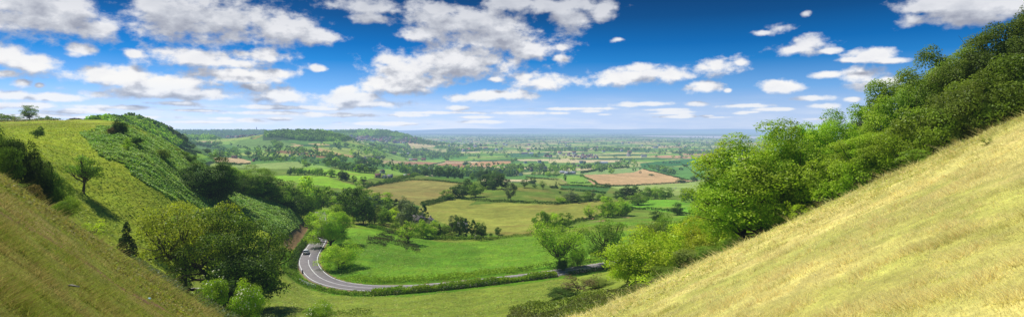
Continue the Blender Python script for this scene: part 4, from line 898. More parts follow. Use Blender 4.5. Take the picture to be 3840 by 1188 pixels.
# --- big beeches and the hanging wood up the right slope
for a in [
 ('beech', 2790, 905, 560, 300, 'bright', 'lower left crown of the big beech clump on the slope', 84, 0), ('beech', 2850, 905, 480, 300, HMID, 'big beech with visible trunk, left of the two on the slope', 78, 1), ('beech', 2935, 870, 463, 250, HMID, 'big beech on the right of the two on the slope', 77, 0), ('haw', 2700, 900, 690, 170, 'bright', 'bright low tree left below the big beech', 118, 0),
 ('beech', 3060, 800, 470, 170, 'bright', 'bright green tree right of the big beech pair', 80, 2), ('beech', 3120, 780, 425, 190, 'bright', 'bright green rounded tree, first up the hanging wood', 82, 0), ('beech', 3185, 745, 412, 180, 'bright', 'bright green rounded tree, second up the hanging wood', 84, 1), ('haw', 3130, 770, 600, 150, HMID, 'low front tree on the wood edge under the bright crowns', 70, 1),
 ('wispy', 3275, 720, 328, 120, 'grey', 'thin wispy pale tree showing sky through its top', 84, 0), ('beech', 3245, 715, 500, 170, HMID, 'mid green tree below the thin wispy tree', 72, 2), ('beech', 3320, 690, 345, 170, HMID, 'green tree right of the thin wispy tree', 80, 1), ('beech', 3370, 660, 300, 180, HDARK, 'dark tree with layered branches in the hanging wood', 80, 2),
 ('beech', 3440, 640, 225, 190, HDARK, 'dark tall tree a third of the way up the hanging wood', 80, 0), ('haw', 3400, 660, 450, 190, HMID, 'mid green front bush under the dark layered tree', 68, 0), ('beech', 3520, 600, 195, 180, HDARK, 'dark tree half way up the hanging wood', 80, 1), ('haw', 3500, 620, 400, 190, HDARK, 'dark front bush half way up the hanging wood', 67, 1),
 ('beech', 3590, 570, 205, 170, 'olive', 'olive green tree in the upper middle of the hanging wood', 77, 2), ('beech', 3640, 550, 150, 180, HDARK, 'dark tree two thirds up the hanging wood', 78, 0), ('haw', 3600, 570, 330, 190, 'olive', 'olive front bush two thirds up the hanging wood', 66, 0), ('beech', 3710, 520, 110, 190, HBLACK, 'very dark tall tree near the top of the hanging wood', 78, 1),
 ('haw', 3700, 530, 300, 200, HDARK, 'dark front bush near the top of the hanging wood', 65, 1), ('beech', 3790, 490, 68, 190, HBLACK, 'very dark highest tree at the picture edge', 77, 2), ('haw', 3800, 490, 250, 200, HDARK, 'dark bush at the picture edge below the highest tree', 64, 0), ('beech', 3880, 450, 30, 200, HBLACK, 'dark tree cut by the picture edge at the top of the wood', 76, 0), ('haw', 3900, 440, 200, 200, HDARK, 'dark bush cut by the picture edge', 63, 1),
 ('beech', 3010, 840, 560, 150, HDARK, 'dark tree between the big beeches and the bright trees', 88, 1), ('beech', 3240, 720, 430, 150, HDARK, 'dark tree behind the thin wispy tree', 90, 0), ('beech', 3560, 600, 260, 180, HBLACK, 'very dark tree behind the olive green tree', 88, 1), ('bush', 3425, 640, 560, 90, HDARK, 'low dark bush on the grass edge of the hanging wood', 60, 0)]:
    hu = np.array(HUE[a[5]] if isinstance(a[5], str) else a[5]) * (1 - 0.36 * min(max((a[1] - 3200) / 550, 0), 1)); put(*a[:4], a[4] * 1.22, tuple(hu), a[6], Y=a[7], v=a[8])  # hue falls off up the slope: the corner's vignetting is put into leaf colour

# ------------------------------------------------------------------ hedges and thickets
def leaf_mesh(name, P, size, rng, cols, up=0.5, aspect=0.65):
    V, Q, t = leaf_quads(P, size, rng, tint=np.ones(len(P)), up=up, aspect=aspect)
    return mesh(name, V, [Q], LEAFV, color=np.repeat(cols, 4, axis=0))
def jitter_cols(n, base, rng, amt=0.25):
    b = np.asarray(base, float); b = b if b.ndim == 2 else np.repeat(b[None], n, 0)
    return b * rng.uniform(1 - amt, 1 + amt, (n, 1)) * rng.uniform(0.93, 1.07, (n, 3))
HN = 0
def hedge(pix, h, w, hue, label, leaf, dens, ymin=60, group=None, world=None, name='hedge'):
    global HN
    HN += 1; rg = np.random.default_rng(900 + HN)
    W = np.array(world) if world is not None else np.array([hit(px, py, ymin)[:2] for px, py in pix])
    P = resample(W, 0.5); L = np.linalg.norm(np.diff(W, axis=0), axis=1).sum()
    n = int(min(max(L * dens, 60), 24000)); i = rg.integers(0, len(P), n)
    hh = h * (0.4 + 1.25 * fbm(P[i, 0] / 2.6, P[i, 1] / 2.6, HN, 3)); a = rg.uniform(0, 6.283, n); q = rg.uniform(0.3, 1, n) ** 0.5
    x = P[i, 0] + np.cos(a) * w * .5 * q + rg.normal(0, .12, n); y = P[i, 1] + rg.normal(0, w * .42, n).clip(-w * .7, w * .7)
    z = ground(x, y) + hh * (0.12 + 0.88 * np.abs(np.sin(a)) * q)
    c0 = np.array([x.mean(), y.mean(), 0]); c0[2] = float(ground(c0[0], c0[1]))
    o = link(name, leaf_mesh(name, np.stack([x, y, z], 1) - c0, leaf, rg, jitter_cols(n, HUE[hue], rg)), None, tuple(c0)); return tag(o, label, name.replace('_', ' '), group)
hedge([(1190, 1082), (1215, 1090), (1260, 1100), (1330, 1106), (1400, 1107)], 1.1, 1.5, 'mid', 'low green hedge along the outside of the road bend, next to the railing', 0.36, 75)
hedge([(1400, 1106), (1480, 1100), (1565, 1093), (1700, 1080), (1860, 1062), (2012, 1043), (2080, 1034)], 1.45, 1.6, 'bright', 'uneven green hedge along the near side of the straight road', 0.36, 260)
hedge([(1355, 1054), (1430, 1056), (1500, 1055), (1560, 1051), (1700, 1043), (1860, 1026), (1930, 1018)], 1.5, 2.2, 'bright', 'low bright green verge hedge along the far side of the straight road', 0.34, 60)
hedge([(1940, 1017), (2012, 1008), (2090, 997), (2180, 986), (2290, 972)], 1.5, 1.6, 'mid', 'hedge along the far side of the road under the two ash trees', 0.34, 60)
hedge([(2130, 1030), (2210, 1018), (2290, 1004), (2350, 995)], 0.9, 1.2, 'dark', 'dark low hedge on the near side of the road below the right ash', 0.34, 60)
hedge([(1176, 868), (1152, 900), (1132, 928), (1112, 955), (1100, 985), (1099, 1012)], 1.7, 2.2, 'dark', 'thick dark hedge bank on the outer side of the road bend', 0.42, 120)
hedge([(1092, 1005), (1092, 1030), (1112, 1052), (1140, 1068), (1178, 1080)], 1.0, 3.5, 'mid', 'rough overgrown verge behind the metal railing', 0.34, 90, name='verge_growth')
hedge([(1175, 812), (1172, 842), (1180, 868)], 2.2, 3.0, 'bright', 'bright hedge between the brown track and the road', 0.4, 80)
hedge([(1800, 904), (1850, 897), (1890, 891), (1940, 886), (1990, 884), (2035, 878)], 1.2, 1.2, 'olive', 'low straggling hedge between the meadow and the pale field', 0.4, 40, ymin=150)
hedge([(2140, 842), (2200, 826), (2250, 812), (2290, 804)], 1.8, 1.8, 'dark', 'dark hedge below the small lime tree on the bank', 0.45, 45, ymin=150)
hedge([(1385, 850), (1430, 862), (1475, 874), (1520, 885), (1580, 893), (1660, 897), (1760, 898), (1800, 900)], 1.6, 2.6, 'mid', 'overgrown hedge at the foot of the wood along the meadow top', 0.5, 60, ymin=150)
hedge([(1580, 772), (1640, 760), (1680, 749), (1705, 743), (1760, 750), (1860, 757), (1960, 762), (2080, 767), (2150, 760), (2250, 753), (2290, 752)], 1.9, 1.8, 'dark', 'long dark hedge between the pale field and the green hillside', 0.7, 26, ymin=200)
hedge([(1580, 764), (1640, 752), (1690, 738)], 1.6, 1.6, 'dark', 'second dark hedge line leading up to the hill copse', 0.7, 22, ymin=200)
hedge([(1340, 714), (1390, 698), (1440, 689), (1500, 681), (1545, 675)], 1.7, 1.8, 'dark', 'dark hedge round the top left of the brownish hill field', 0.8, 20, ymin=250)
hedge([(1545, 675), (1600, 676), (1650, 680), (1690, 685), (1738, 690)], 1.6, 1.7, 'dark', 'dark hedge between the dome shaped green field and the brownish one', 0.8, 20, ymin=250)
hedge([(1440, 684), (1500, 672), (1545, 664), (1590, 656)], 3.2, 4, 'mid', 'wide tree like hedge leading up to the dome shaped field', 1.1, 22, ymin=250)
hedge([(2366, 780), (2420, 786), (2480, 791), (2540, 799), (2600, 806), (2660, 810)], 1.4, 1.6, 'dark', 'dark hedge across the bright green field on the right', 0.6, 28, ymin=150)
hedge([(2290, 812), (2340, 806), (2370, 782)], 1.6, 1.8, 'dark', 'short hedge from the double crown to the bright field', 0.6, 30, ymin=150)
hedge([(2228, 680), (2238, 692), (2290, 699), (2400, 695), (2470, 691), (2545, 686), (2600, 682)], 2.2, 2.6, 'dark', 'dark hedge along the lower edge of the large ploughed field', 1.2, 12, ymin=500)
hedge([(2412, 634), (2460, 646), (2520, 660), (2582, 676)], 2.0, 2.6, 'dark', 'straight hedge on the right side of the large ploughed field', 1.3, 10, ymin=500)
hedge([(2183, 656), (2195, 668), (2222, 678), (2230, 684)], 2.4, 2.8, 'mid', 'hedge on the left corner of the large ploughed field', 1.3, 12, ymin=500)
hedge([(1972, 664), (2020, 670), (2070, 674), (2095, 675)], 2.0, 2.4, 'dark', 'hedge through the small fields below the stone houses', 1.2, 12, ymin=450)
hedge([(2095, 694), (2140, 697), (2200, 701), (2275, 706)], 2.0, 2.2, 'dark', 'upper hedge of the narrow dark green strip field', 1.1, 12, ymin=450)
hedge([(2115, 712), (2180, 717), (2270, 727)], 1.8, 2.0, 'dark', 'lower hedge of the narrow dark green strip field', 1.0, 13, ymin=400)
hedge([(2140, 687), (2190, 687), (2215, 686)], 1.8, 2.4, 'dark', 'short broken hedge in the pale field left of the ploughed field', 1.1, 9, ymin=450)
hedge([(2180, 650), (2210, 644), (2260, 636), (2320, 630), (2360, 628)], 3.5, 5, 'dark', 'thick tree hedge above the large ploughed field', 1.6, 20, ymin=600)
hedge([(1607, 621), (1640, 614), (1668, 608)], 2.4, 3, 'dark', 'dark hedge dividing the two reddish ploughed fields', 1.5, 12, ymin=600)
hedge([(1632, 631), (1616, 623)], 2.4, 3, 'dark', 'short hedge below the left reddish ploughed field', 1.5, 12, ymin=600)
hedge([(1718, 632), (1790, 630), (1800, 629)], 2.4, 3, 'dark', 'hedge under the right reddish ploughed field', 1.5, 12, ymin=600)
hedge([(815, 614), (860, 616), (905, 616), (938, 615)], 2.2, 2.4, 'dark', 'hedge along the bottom of the pale straw field', 1.2, 14, ymin=350)
for k, (a, lb) in enumerate((([(684, 548), (720, 553), (765, 562)], 'upper'), ([(676, 558), (715, 566), (752, 573)], 'middle'), ([(672, 566), (705, 573), (735, 579)], 'lower'))):
    hedge(a, 2.2, 2.4, 'dark', lb + ' of three parallel dark hedges on the left valley slope', 1.2, 14, ymin=350)
hedge([(800, 564), (840, 568), (868, 570)], 2.2, 2.4, 'dark', 'hedge running right across the left valley floor', 1.3, 12, ymin=350)
hedge([(0, 470), (60, 468), (120, 465), (180, 461), (225, 458)], 1.0, 2.0, 'olive', 'strip of long rough grass and weeds along the ridge fence', 0.4, 60, world=[((px - CX) / F * 300, 300) for px in (-20, 60, 120, 180, 225)], name='weed_strip')

def thicket(poly, n, h, leaf, hue, label, ymin, ymax, name='bramble_thicket', kind=None, cat='brambles', seed=1, lump=3.0, hue2=None, up=0.5):
    rg = np.random.default_rng(seed); p = np.asarray(poly, float)
    m = (YY > ymin) & (YY < ymax) & VIS & (PXG > p[:, 0].min()) & (PXG < p[:, 0].max())
    m[m] = in_poly(PXG[m] + 46 * (EN1[m] - .5), PYG[m] + 40 * (EN2[m] - .5), p)
    I, J = np.nonzero(m)
    if len(I) == 0: return None
    # even cover of the ground: weight each grid node by its own area
    wgt = YY[I, J] ** 2; wgt = wgt / wgt.sum(); k = rg.choice(len(I), n, p=wgt)
    du = (U1 - U0) / (NU - 1); dl = (LY1 - LY0) / (NY - 1)
    u = UU[I[k], J[k]] + rg.uniform(-.5, .5, n) * du; Y = np.exp(LL[I[k], J[k]] + rg.uniform(-.5, .5, n) * dl); x = u * Y
    hh = h * np.clip(0.2 + 1.5 * (fbm(x / lump, Y / lump, seed, 3) - 0.2), 0.12, 1.5)
    z = ground(x, Y) + hh * rg.uniform(0.25, 1.0, n) ** 0.6
    c0 = np.array([x.mean(), Y.mean(), z.mean()])
    base = np.repeat(np.array(HUE[hue] if isinstance(hue, str) else hue)[None], n, 0)
    if hue2 is not None:
        f = sstep(.42, .62, fbm(x / (lump * 2.2), Y / (lump * 2.2), seed + 5, 3))[:, None]; base = base * (1 - f) + np.array(HUE[hue2] if isinstance(hue2, str) else hue2)[None] * f
    o = link(name, leaf_mesh(name, np.stack([x, Y, z], 1) - c0, leaf, rg, jitter_cols(n, base, rg, .3), up=up), None, tuple(c0))
    if kind: tag(o, label, cat, kind=kind)
    else: tag(o, label, cat)
    return o
thicket([(1880, 1300), (1900, 1190), (2000, 1150), (2120, 1140), (2280, 1105), (2420, 1075), (2560, 1040), (2600, 1060), (2480, 1110), (2380, 1140), (2250, 1185), (2180, 1300)], 15000, 1.5, 0.3, 'olive', 'wide olive green bramble thicket at the bottom below the hawthorns', 74, 150, seed=3, hue2=(.20, .215, .07))
thicket([(720, 1130), (800, 1118), (900, 1140), (1010, 1180), (1060, 1260), (760, 1260)], 9000, 1.3, 0.26, 'grey', 'grey green bramble thicket at the bottom edge beneath the elder bushes', 62, 125, seed=4)
thicket([(490, 965), (530, 975), (600, 1030), (690, 1085), (700, 1105), (640, 1085), (560, 1035)], 3500, 0.9, 0.26, 'grey', 'grey green bramble strip along the gully behind the left slope', 62, 125, seed=5)
thicket([(560, 950), (600, 960), (690, 1030), (720, 1075), (690, 1075), (610, 1010)], 2600, 0.7, 0.28, 'dark', 'dark nettle patch in the gully left of the hollow oaks', 80, 150, seed=15, cat='nettles', name='nettle_patch')
thicket([(1240, 1165), (1340, 1155), (1400, 1165), (1380, 1185), (1270, 1185)], 700, 0.5, 0.25, 'olive', 'small rough weed patch on the grass near the bottom edge', 80, 150, seed=6, cat='weeds', name='weed_patch', kind='stuff')
thicket([(1375, 905), (1400, 888), (1440, 876), (1475, 880), (1480, 905), (1440, 925), (1390, 918)], 2800, 1.5, 0.36, (0.09, 0.125, 0.04), 'dark gorse patch on the meadow, left and larger of two', 160, 300, seed=7, cat='gorse', name='gorse_patch', hue2=(.11, .11, .05))
thicket([(1475, 890), (1520, 890), (1570, 930), (1575, 948), (1530, 945), (1480, 918)], 2000, 1.3, 0.36, (0.09, 0.125, 0.04), 'dark gorse patch on the meadow, right and smaller of two', 160, 300, seed=8, cat='gorse', name='gorse_patch', hue2=(.11, .11, .05))
thicket(BRACKEN_POLY, 72000, 0.9, 0.62, (0.27, 0.43, 0.085), 'dense green bracken covering the upper spur', 80, 275, name='bracken', kind='stuff', cat='bracken', seed=9, hue2=(0.36, 0.52, 0.12), lump=2.2, up=1.6)
thicket([(1250, 1055), (1330, 1030), (1560, 1040), (1860, 1012), (2000, 1005), (2000, 1020), (1860, 1030), (1700, 1048), (1500, 1062), (1340, 1062)], 6000, 0.5, 0.3, 'bright', 'lush bright verge plants inside the road bend', 140, 200, name='verge_plants', kind='stuff', cat='verge plants', seed=10, hue2='lime')
thicket([(-50, 470), (240, 462), (460, 470), (470, 560), (560, 690), (900, 860), (1080, 920), (1060, 1000), (700, 1060), (480, 960), (330, 840), (150, 740), (0, 690)], 26000, 0.22, 0.5, (0.42, 0.48, 0.045), 'tussocky yellow green grass on the spur flank', 82, 300, name='spur_grass', kind='stuff', cat='grass', seed=12, hue2=(0.32, 0.40, 0.045), lump=2.5, up=2.6)
thicket([(700, 1085), (1100, 1060), (1190, 1090), (1420, 1110), (1900, 1080), (2250, 1030), (2300, 1090), (1900, 1300), (700, 1300)], 16000, 0.12, 0.34, (0.40, 0.43, 0.10), 'short yellowish pasture below the road', 72, 165, name='pasture_grass', kind='stuff', cat='grass', seed=13, hue2=(0.31, 0.37, 0.08), lump=2.5, up=2.0)

# ------------------------------------------------------------------ grass of the two near slopes
def blades(name, n, side, label):
    rg = np.random.default_rng(77 if side > 0 else 78)
    m = VIS & (YY < 64) & (np.abs(UU) < 1.6) & (PYG < 1400) & ((UU > 0.0) if side > 0 else (UU < -0.2))
    I, J = np.nonzero(m[1:-1, 1:-1]); I += 1; J += 1
    wgt = np.abs(PYG[I, J + 1] - PYG[I, J - 1]).clip(0.3, 8) * (1 + 0.02 * YY[I, J]); wgt = wgt / wgt.sum()
    k = rg.choice(len(I), n, p=wgt)
    du = (U1 - U0) / (NU - 1); dl = (LY1 - LY0) / (NY - 1)
    u = UU[I[k], J[k]] + rg.uniform(-.5, .5, n) * du; Y = np.exp(LL[I[k], J[k]] + rg.uniform(-.5, .5, n) * dl); x = u * Y
    z = ground(x, Y)
    patch = fbm(x / 1.5, Y / 1.5, 81, 4); fine = fbm(x / 0.8, Y / 0.8, 83, 3); wide = fbm(x / 14, Y / 14, 85, 3)
    h = (0.02 + 0.075 * sstep(.35, .75, fine) + 0.06 * sstep(.60, .72, fine)) * (1 + Y / 70) * rg.uniform(0.5, 1.3, n) * (1 + 1.3 * sstep(40, 58, Y)); wd = (0.006 + 0.0010 * Y) * rg.uniform(.7, 1.3, n)
    a = rg.uniform(0, 6.283, n); ln = rg.uniform(0.6, 2.8, n) * h
    down = np.array([-0.35, 0.1]) if side > 0 else np.array([0.4, 0.1])
    tipx = x + np.cos(a) * ln + down[0] * h; tipy = Y + np.sin(a) * ln + down[1] * h
    V = np.stack([np.stack([x - wd * .5 * np.sin(a + .8), Y + wd * .5 * np.cos(a + .8), z - .02], 1), np.stack([x + wd * .5 * np.sin(a + .8), Y - wd * .5 * np.cos(a + .8), z - .02], 1), np.stack([tipx, tipy, z + h], 1)], 1).reshape(-1, 3)
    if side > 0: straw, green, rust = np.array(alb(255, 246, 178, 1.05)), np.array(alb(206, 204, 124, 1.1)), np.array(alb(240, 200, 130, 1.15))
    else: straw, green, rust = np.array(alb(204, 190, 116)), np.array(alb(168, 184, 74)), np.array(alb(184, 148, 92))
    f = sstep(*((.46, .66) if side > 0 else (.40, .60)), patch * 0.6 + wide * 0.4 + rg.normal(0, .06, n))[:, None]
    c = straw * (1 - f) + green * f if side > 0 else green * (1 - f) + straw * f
    r = (rg.uniform(0, 1, n) < 0.06 + 0.14 * (fine > .64))[:, None]; c = np.where(r, c * .4 + rust * .6, c)
    c = c * rg.uniform(.7, 1.3, (n, 1))
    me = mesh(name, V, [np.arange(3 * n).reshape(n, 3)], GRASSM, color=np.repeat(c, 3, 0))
    tag(link(name, me), label, 'grass', kind='stuff')
blades('grass', 240000, 1, 'dry straw coloured grass on the right foreground slope')
blades('grass', 130000, -1, 'shaded green and brown grass on the left foreground slope')

# ------------------------------------------------------------------ rows of smaller trees in the middle distance
def tree_row(pts, n, hpx, hue, label, group, ymin, kind='far', spread=3, wr=0.95):
    P = resample(np.array(pts, float), 1.0); hues = hue if isinstance(hue, (list, tuple)) else [hue]
    for i in range(n):
        q = P[int((i + random.uniform(.2, .8)) / n * (len(P) - 1))]
        px = q[0] + random.uniform(-2, 2); py = q[1] + random.uniform(-.5, .5) * spread
        W = hit(px, py, ymin); hp = hpx * random.uniform(.7, 1.2); H = hp / F * W[1]
        plant_at(kind, W[0], W[1], H, H * wr * random.uniform(.8, 1.25), random.choice(hues), label, group)
def one(kind, px, py, top, w, hue, label, ymin): return put(kind, px, py, top, w, hue, label, None, ymin=ymin)
tree_row([(1082, 656), (1145, 657), (1212, 657)], 15, 27, ['mid', 'dark', 'blue'], 'tree of the small dense copse between the two bright green valley fields', 'trees of the valley copse', 420, wr=.8)
one('far', 1220, 660, 642, 16, 'dark', 'small dark tree just right of the valley copse', 400)
one('mid', 1243, 662, 632, 30, 'mid', 'leafy green tree alone right of the valley copse', 400)
one('mid', 1283, 676, 637, 36, 'black', 'left half of a big dark pair on the bright valley field', 380)
one('mid', 1300, 679, 648, 30, 'black', 'right half of a big dark pair on the bright valley field', 380)
one('midcone', 1327, 688, 658, 24, 'mid', 'pointed tree at the lower edge of the bright valley field', 360)
one('mid', 1362, 685, 662, 24, 'dark', 'round dark tree at the lower edge of the bright valley field', 400)
tree_row([(1335, 697), (1380, 697), (1430, 690)], 8, 18, ['mid', 'dark', 'bright'], 'bushy garden tree below the bright valley field', 'garden trees below the bright valley field', 380)
one('far', 1142, 622, 599, 20, 'bright', 'bright tree of the pair on the pale valley field', 500)
one('far', 1151, 628, 609, 28, 'dark', 'dark tree of the pair on the pale valley field', 500)
one('far', 1216, 613, 598, 18, 'dark', 'dark tree in the shaded field above the bright one', 600)
one('mid', 1260, 615, 588, 26, 'lime', 'bright lime tree at the end of the long tree belt', 600)
tree_row([(1222, 624), (1280, 634), (1340, 646), (1412, 650)], 18, 30, ['dark', 'mid', 'dark', 'blue'], 'tree of the dark belt above the brightest valley field', 'belt of trees above the brightest valley field', 500)
tree_row([(1330, 618), (1370, 622), (1430, 622)], 9, 30, ['dark', 'blue', 'mid'], 'tree of the tall dark group left of the red ploughed fields', 'tall dark group left of the red ploughed fields', 600)
tree_row([(1080, 566), (1140, 572), (1200, 582), (1260, 594), (1300, 602)], 18, 20, ['dark', 'blue', 'mid'], 'tree of the belt slanting down below the tan strip field', 'belt slanting down below the tan strip field', 800)
tree_row([(950, 603), (1000, 606), (1080, 604)], 11, 22, ['dark', 'blue', 'mid'], 'tree of the dark belt behind the pale valley field', 'dark belt behind the pale valley field', 600)
tree_row([(785, 588), (820, 588), (865, 589)], 7, 20, ['mid', 'bright', 'dark'], 'tree of the green clump behind the straw field', 'green clump behind the straw field', 500)
one('mid', 778, 575, 555, 24, 'dark', 'round dark tree alone on the left valley slope', 450)
one('mid', 930, 582, 564, 20, 'dark', 'dark tree right of the valley clump behind the straw field', 600)
tree_row([(690, 541), (740, 546), (800, 556), (850, 562)], 12, 14, ['dark', 'blue'], 'tree of the dark line below the wooded ridge', 'dark line below the wooded ridge', 700)
tree_row([(890, 553), (920, 556), (935, 560)], 5, 12, ['dark', 'blue'], 'tree of the small dark clump under the grassy hill', 'small dark clump under the grassy hill', 1000)
for px, w in ((971, 10), (990, 14), (1015, 13), (1027, 10), (1037, 10), (1075, 10)):
    one('far', px, 556, 544, w, 'dark' if px != 971 else 'grey', 'small tree %s on the foot of the grassy hill' % {971: 'pale and leftmost', 990: 'broad and dark', 1015: 'first of three together', 1027: 'middle of three together', 1037: 'last of three together', 1075: 'alone at the right'}[px], 1000)
tree_row([(1250, 546), (1310, 552), (1370, 560), (1430, 566)], 11, 14, ['mid', 'dark', 'blue'], 'tree of the hedgerow wood between hill and town', 'hedgerow wood between hill and town', 1200)
tree_row([(1345, 601), (1390, 600), (1440, 598)], 7, 16, ['dark', 'blue'], 'tree of the dark clump by the long house row', 'dark clump by the long house row', 800)
tree_row([(1520, 590), (1580, 588), (1660, 584)], 10, 14, ['dark', 'blue', 'mid'], 'tree of the line behind the red roofed farm', 'line behind the red roofed farm', 900)
tree_row([(1745, 622), (1765, 622)], 2, 16, 'dark', 'dark tree standing between the two red ploughed fields', 'pair between the red ploughed fields', 800)
tree_row([(1780, 622), (1830, 622), (1890, 622)], 7, 14, ['mid', 'dark'], 'tree of the line in front of the tan field', 'line in front of the tan field', 800)
one('far', 1742, 622, 606, 15, 'blue', 'big bluish tree at the corner of the red ploughed field', 700)
one('far', 1922, 612, 594, 18, 'mid', 'green tree at the right end of the tan field', 800)
tree_row([(1990, 655), (2030, 658), (2060, 660)], 5, 16, ['mid', 'bright'], 'tree of the garden row before the stone houses', 'garden row before the stone houses', 550)
one('mid', 2060, 662, 643, 22, 'bright', 'bright round tree left of the grey sheds', 550)
one('mid', 2087, 662, 641, 32, 'mid', 'broad tree directly left of the grey sheds', 550)
one('far', 2131, 635, 621, 24, 'black', 'black green round tree behind the grey sheds', 650)
one('midcone', 2119, 680, 651, 12, 'dark', 'tall narrow dark tree in front of the grey sheds', 500)
one('mid', 2178, 662, 652, 10, 'mid', 'small tree at the top corner of the ploughed field', 600)
one('mid', 2220, 701, 690, 12, 'mid', 'small tree on the strip field hedge, left of two', 450)
one('mid', 2233, 700, 689, 10, 'mid', 'small tree on the strip field hedge, right of two', 450)
one('mid', 2278, 704, 687, 26, 'dark', 'dark tree where strip field and ploughed field meet', 450)
for px in (2061, 2067, 2073): one('farpoplar', px, 606, 592, 3, 'dark', 'one of three thin dark poplars in a row near the white house', 700)['group'] = 'row of three poplars'
one('far', 2443, 659, 651, 22, 'dark', 'low dark thicket standing alone inside the ploughed field', 600)
one('mid', 2555, 686, 667, 34, 'dark', 'broad dark tree at the right tip of the ploughed field', 500)
one('mid', 2602, 680, 659, 28, 'dark', 'dark round tree right of the ploughed field tip', 500)
one('mid', 2650, 676, 657, 26, 'dark', 'dark tree at the end of the hedge near the beech', 500)
one('mid', 2640, 705, 690, 28, 'mid', 'green tree at the left side of the pale track', 450)
one('mid', 2655, 692, 676, 20, 'mid', 'smaller tree above it beside the pale track', 450)
one('far', 2607, 654, 646, 11, 'dark', 'small bush alone in the wide green field on the right', 600)
one('far', 2648, 640, 633, 7, 'dark', 'tiny tree alone high in the wide green field', 600)
tree_row([(2415, 626), (2450, 627), (2485, 627)], 6, 10, 'dark', 'tree of the left dark clump above the wide green field', 'left dark clump above the wide green field', 900)
tree_row([(2600, 624), (2625, 625), (2652, 626)], 6, 13, 'dark', 'tree of the right dark clump above the wide green field', 'right dark clump above the wide green field', 900)
tree_row([(2482, 613), (2520, 613), (2555, 613)], 7, 9, ['dark', 'blue'], 'tree of the upper middle clump in the far green fields', 'upper middle clump in the far green fields', 1000)
tree_row([(2565, 626), (2580, 626)], 2, 11, 'dark', 'one of two round trees between the dark clumps', 'two round trees between the dark clumps', 900)

# ------------------------------------------------------------------ woods and the far trees nobody could count
def wood(name, XYH, cols, label, cat, nq=26, seed=1, leafk=0.42):
    """many small crowns in one mesh: each a cloud of leaf sprays on a short trunk"""
    rg = np.random.default_rng(seed); XYH = np.asarray(XYH); n = len(XYH)
    x, y, h = XYH[:, 0], XYH[:, 1], XYH[:, 2]; z = ground(x, y)
    d = rand_dir(n * nq, rg); r = rg.uniform(.35, 1.0, n * nq) ** .5
    I = np.repeat(np.arange(n), nq); R = h * rg.uniform(.42, .7, n)
    P = np.stack([x[I] + d[:, 0] * R[I] * r, y[I] + d[:, 1] * R[I] * r, z[I] + h[I] * (.5 + .47 * d[:, 2] * r)], 1)
    c0 = P.mean(0)
    V, Q, t = leaf_quads(P - c0, 1.0, rg, outward=d, tint=np.ones(n * nq), up=.35)
    ctr = np.repeat(P - c0, 4, 0); V = ctr + (V - ctr) * np.repeat(h[I] * leafk, 4)[:, None]
    c = np.repeat(1.8 * cols * rg.uniform(.7, 1.35, (n, 1)), nq, 0) * rg.uniform(.8, 1.2, (n * nq, 1))
    o = link(name, mesh(name, V, [Q], LEAFV, color=np.repeat(c, 4, 0)), None, tuple(c0))
    return tag(o, label, cat, kind='stuff')
def pts_in(poly, n, ymin, seed):
    rg = np.random.default_rng(seed); p = np.asarray(poly, float); out = []
    while len(out) < n:
        px = rg.uniform(p[:, 0].min(), p[:, 0].max(), 400); py = rg.uniform(p[:, 1].min(), p[:, 1].max(), 400)
        for a, b in zip(px, py):
            if len(out) < n and in_poly(np.array([a]), np.array([b]), p)[0]: out.append(hit(a, b, ymin)[:2])
    return np.array(out)
def hill_wood(poly, n, ymin, h, hues, label, seed, nq=30, name='woodland', split=None):
    P = pts_in(poly, n, ymin, seed); rg = np.random.default_rng(seed)
    H = h * rg.uniform(.7, 1.25, n); f = (fbm(P[:, 0] / (h * 9), P[:, 1] / (h * 9), seed, 3) > .5)
    a, b = np.array(HUE[hues[0]]), np.array(HUE[hues[1]]); c = np.where(f[:, None], a, b)
    wood(name, np.column_stack([P, H]), c, label, 'woodland', nq, seed)
hill_wood([(330, 468), (400, 456), (470, 459), (520, 466), (560, 480), (610, 500), (655, 526), (684, 548), (640, 556), (600, 540), (560, 515), (520, 500), (440, 480)], 520, 400, 6.5, ('mid', 'dark'), 'light green wood on the near flank of the left ridge', 31, 70)
hill_wood([(480, 455), (540, 462), (590, 474), (640, 495), (680, 525), (700, 545), (675, 538), (630, 508), (570, 484), (520, 470)], 260, 560, 8, ('dark', 'black'), 'dark wood along the crest of the left ridge', 32, 70)
hill_wood([(990, 506), (1000, 500), (1030, 496), (1130, 496), (1220, 496), (1260, 502), (1290, 512), (1325, 524), (1290, 530), (1230, 529), (1160, 531), (1110, 524), (1040, 514), (1000, 516)], 900, 1900, 13, ('dark', 'mid'), 'dark wood covering the flat topped hill in the middle', 33, 34)
hill_wood([(1020, 534), (1040, 546), (1055, 556), (1045, 562), (1028, 550)], 40, 1300, 14, ('dark', 'mid'), 'strip of trees running down the grassy hill side', 34, 30)
hill_wood([(1180, 493), (1260, 493), (1340, 490), (1440, 490), (1500, 497), (1545, 512), (1500, 515), (1400, 512), (1340, 516), (1260, 506)], 900, 3900, 17, ('mid', 'dark'), 'hazy wooded hill behind the town', 35, 22)
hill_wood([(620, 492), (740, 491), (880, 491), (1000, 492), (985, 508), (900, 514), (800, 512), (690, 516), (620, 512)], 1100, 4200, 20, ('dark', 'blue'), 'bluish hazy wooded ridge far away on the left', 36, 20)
hill_wood([(715, 502), (745, 499), (775, 502), (770, 506), (720, 506)], 40, 2300, 14, ('dark', 'black'), 'clump of trees on top of the small round hill on the left', 37, 40)
hill_wood([(690, 512), (740, 514), (800, 512), (830, 524), (760, 526), (690, 526)], 130, 2000, 13, ('mid', 'dark'), 'scattered trees on the flank of the small round hill on the left', 38, 30)
hill_wood([(1350, 560), (1420, 545), (1500, 552), (1490, 575), (1420, 585), (1360, 580)], 30, 1000, 11, ('dark', 'mid'), 'mixed wood in the valley below the town', 39, 36)
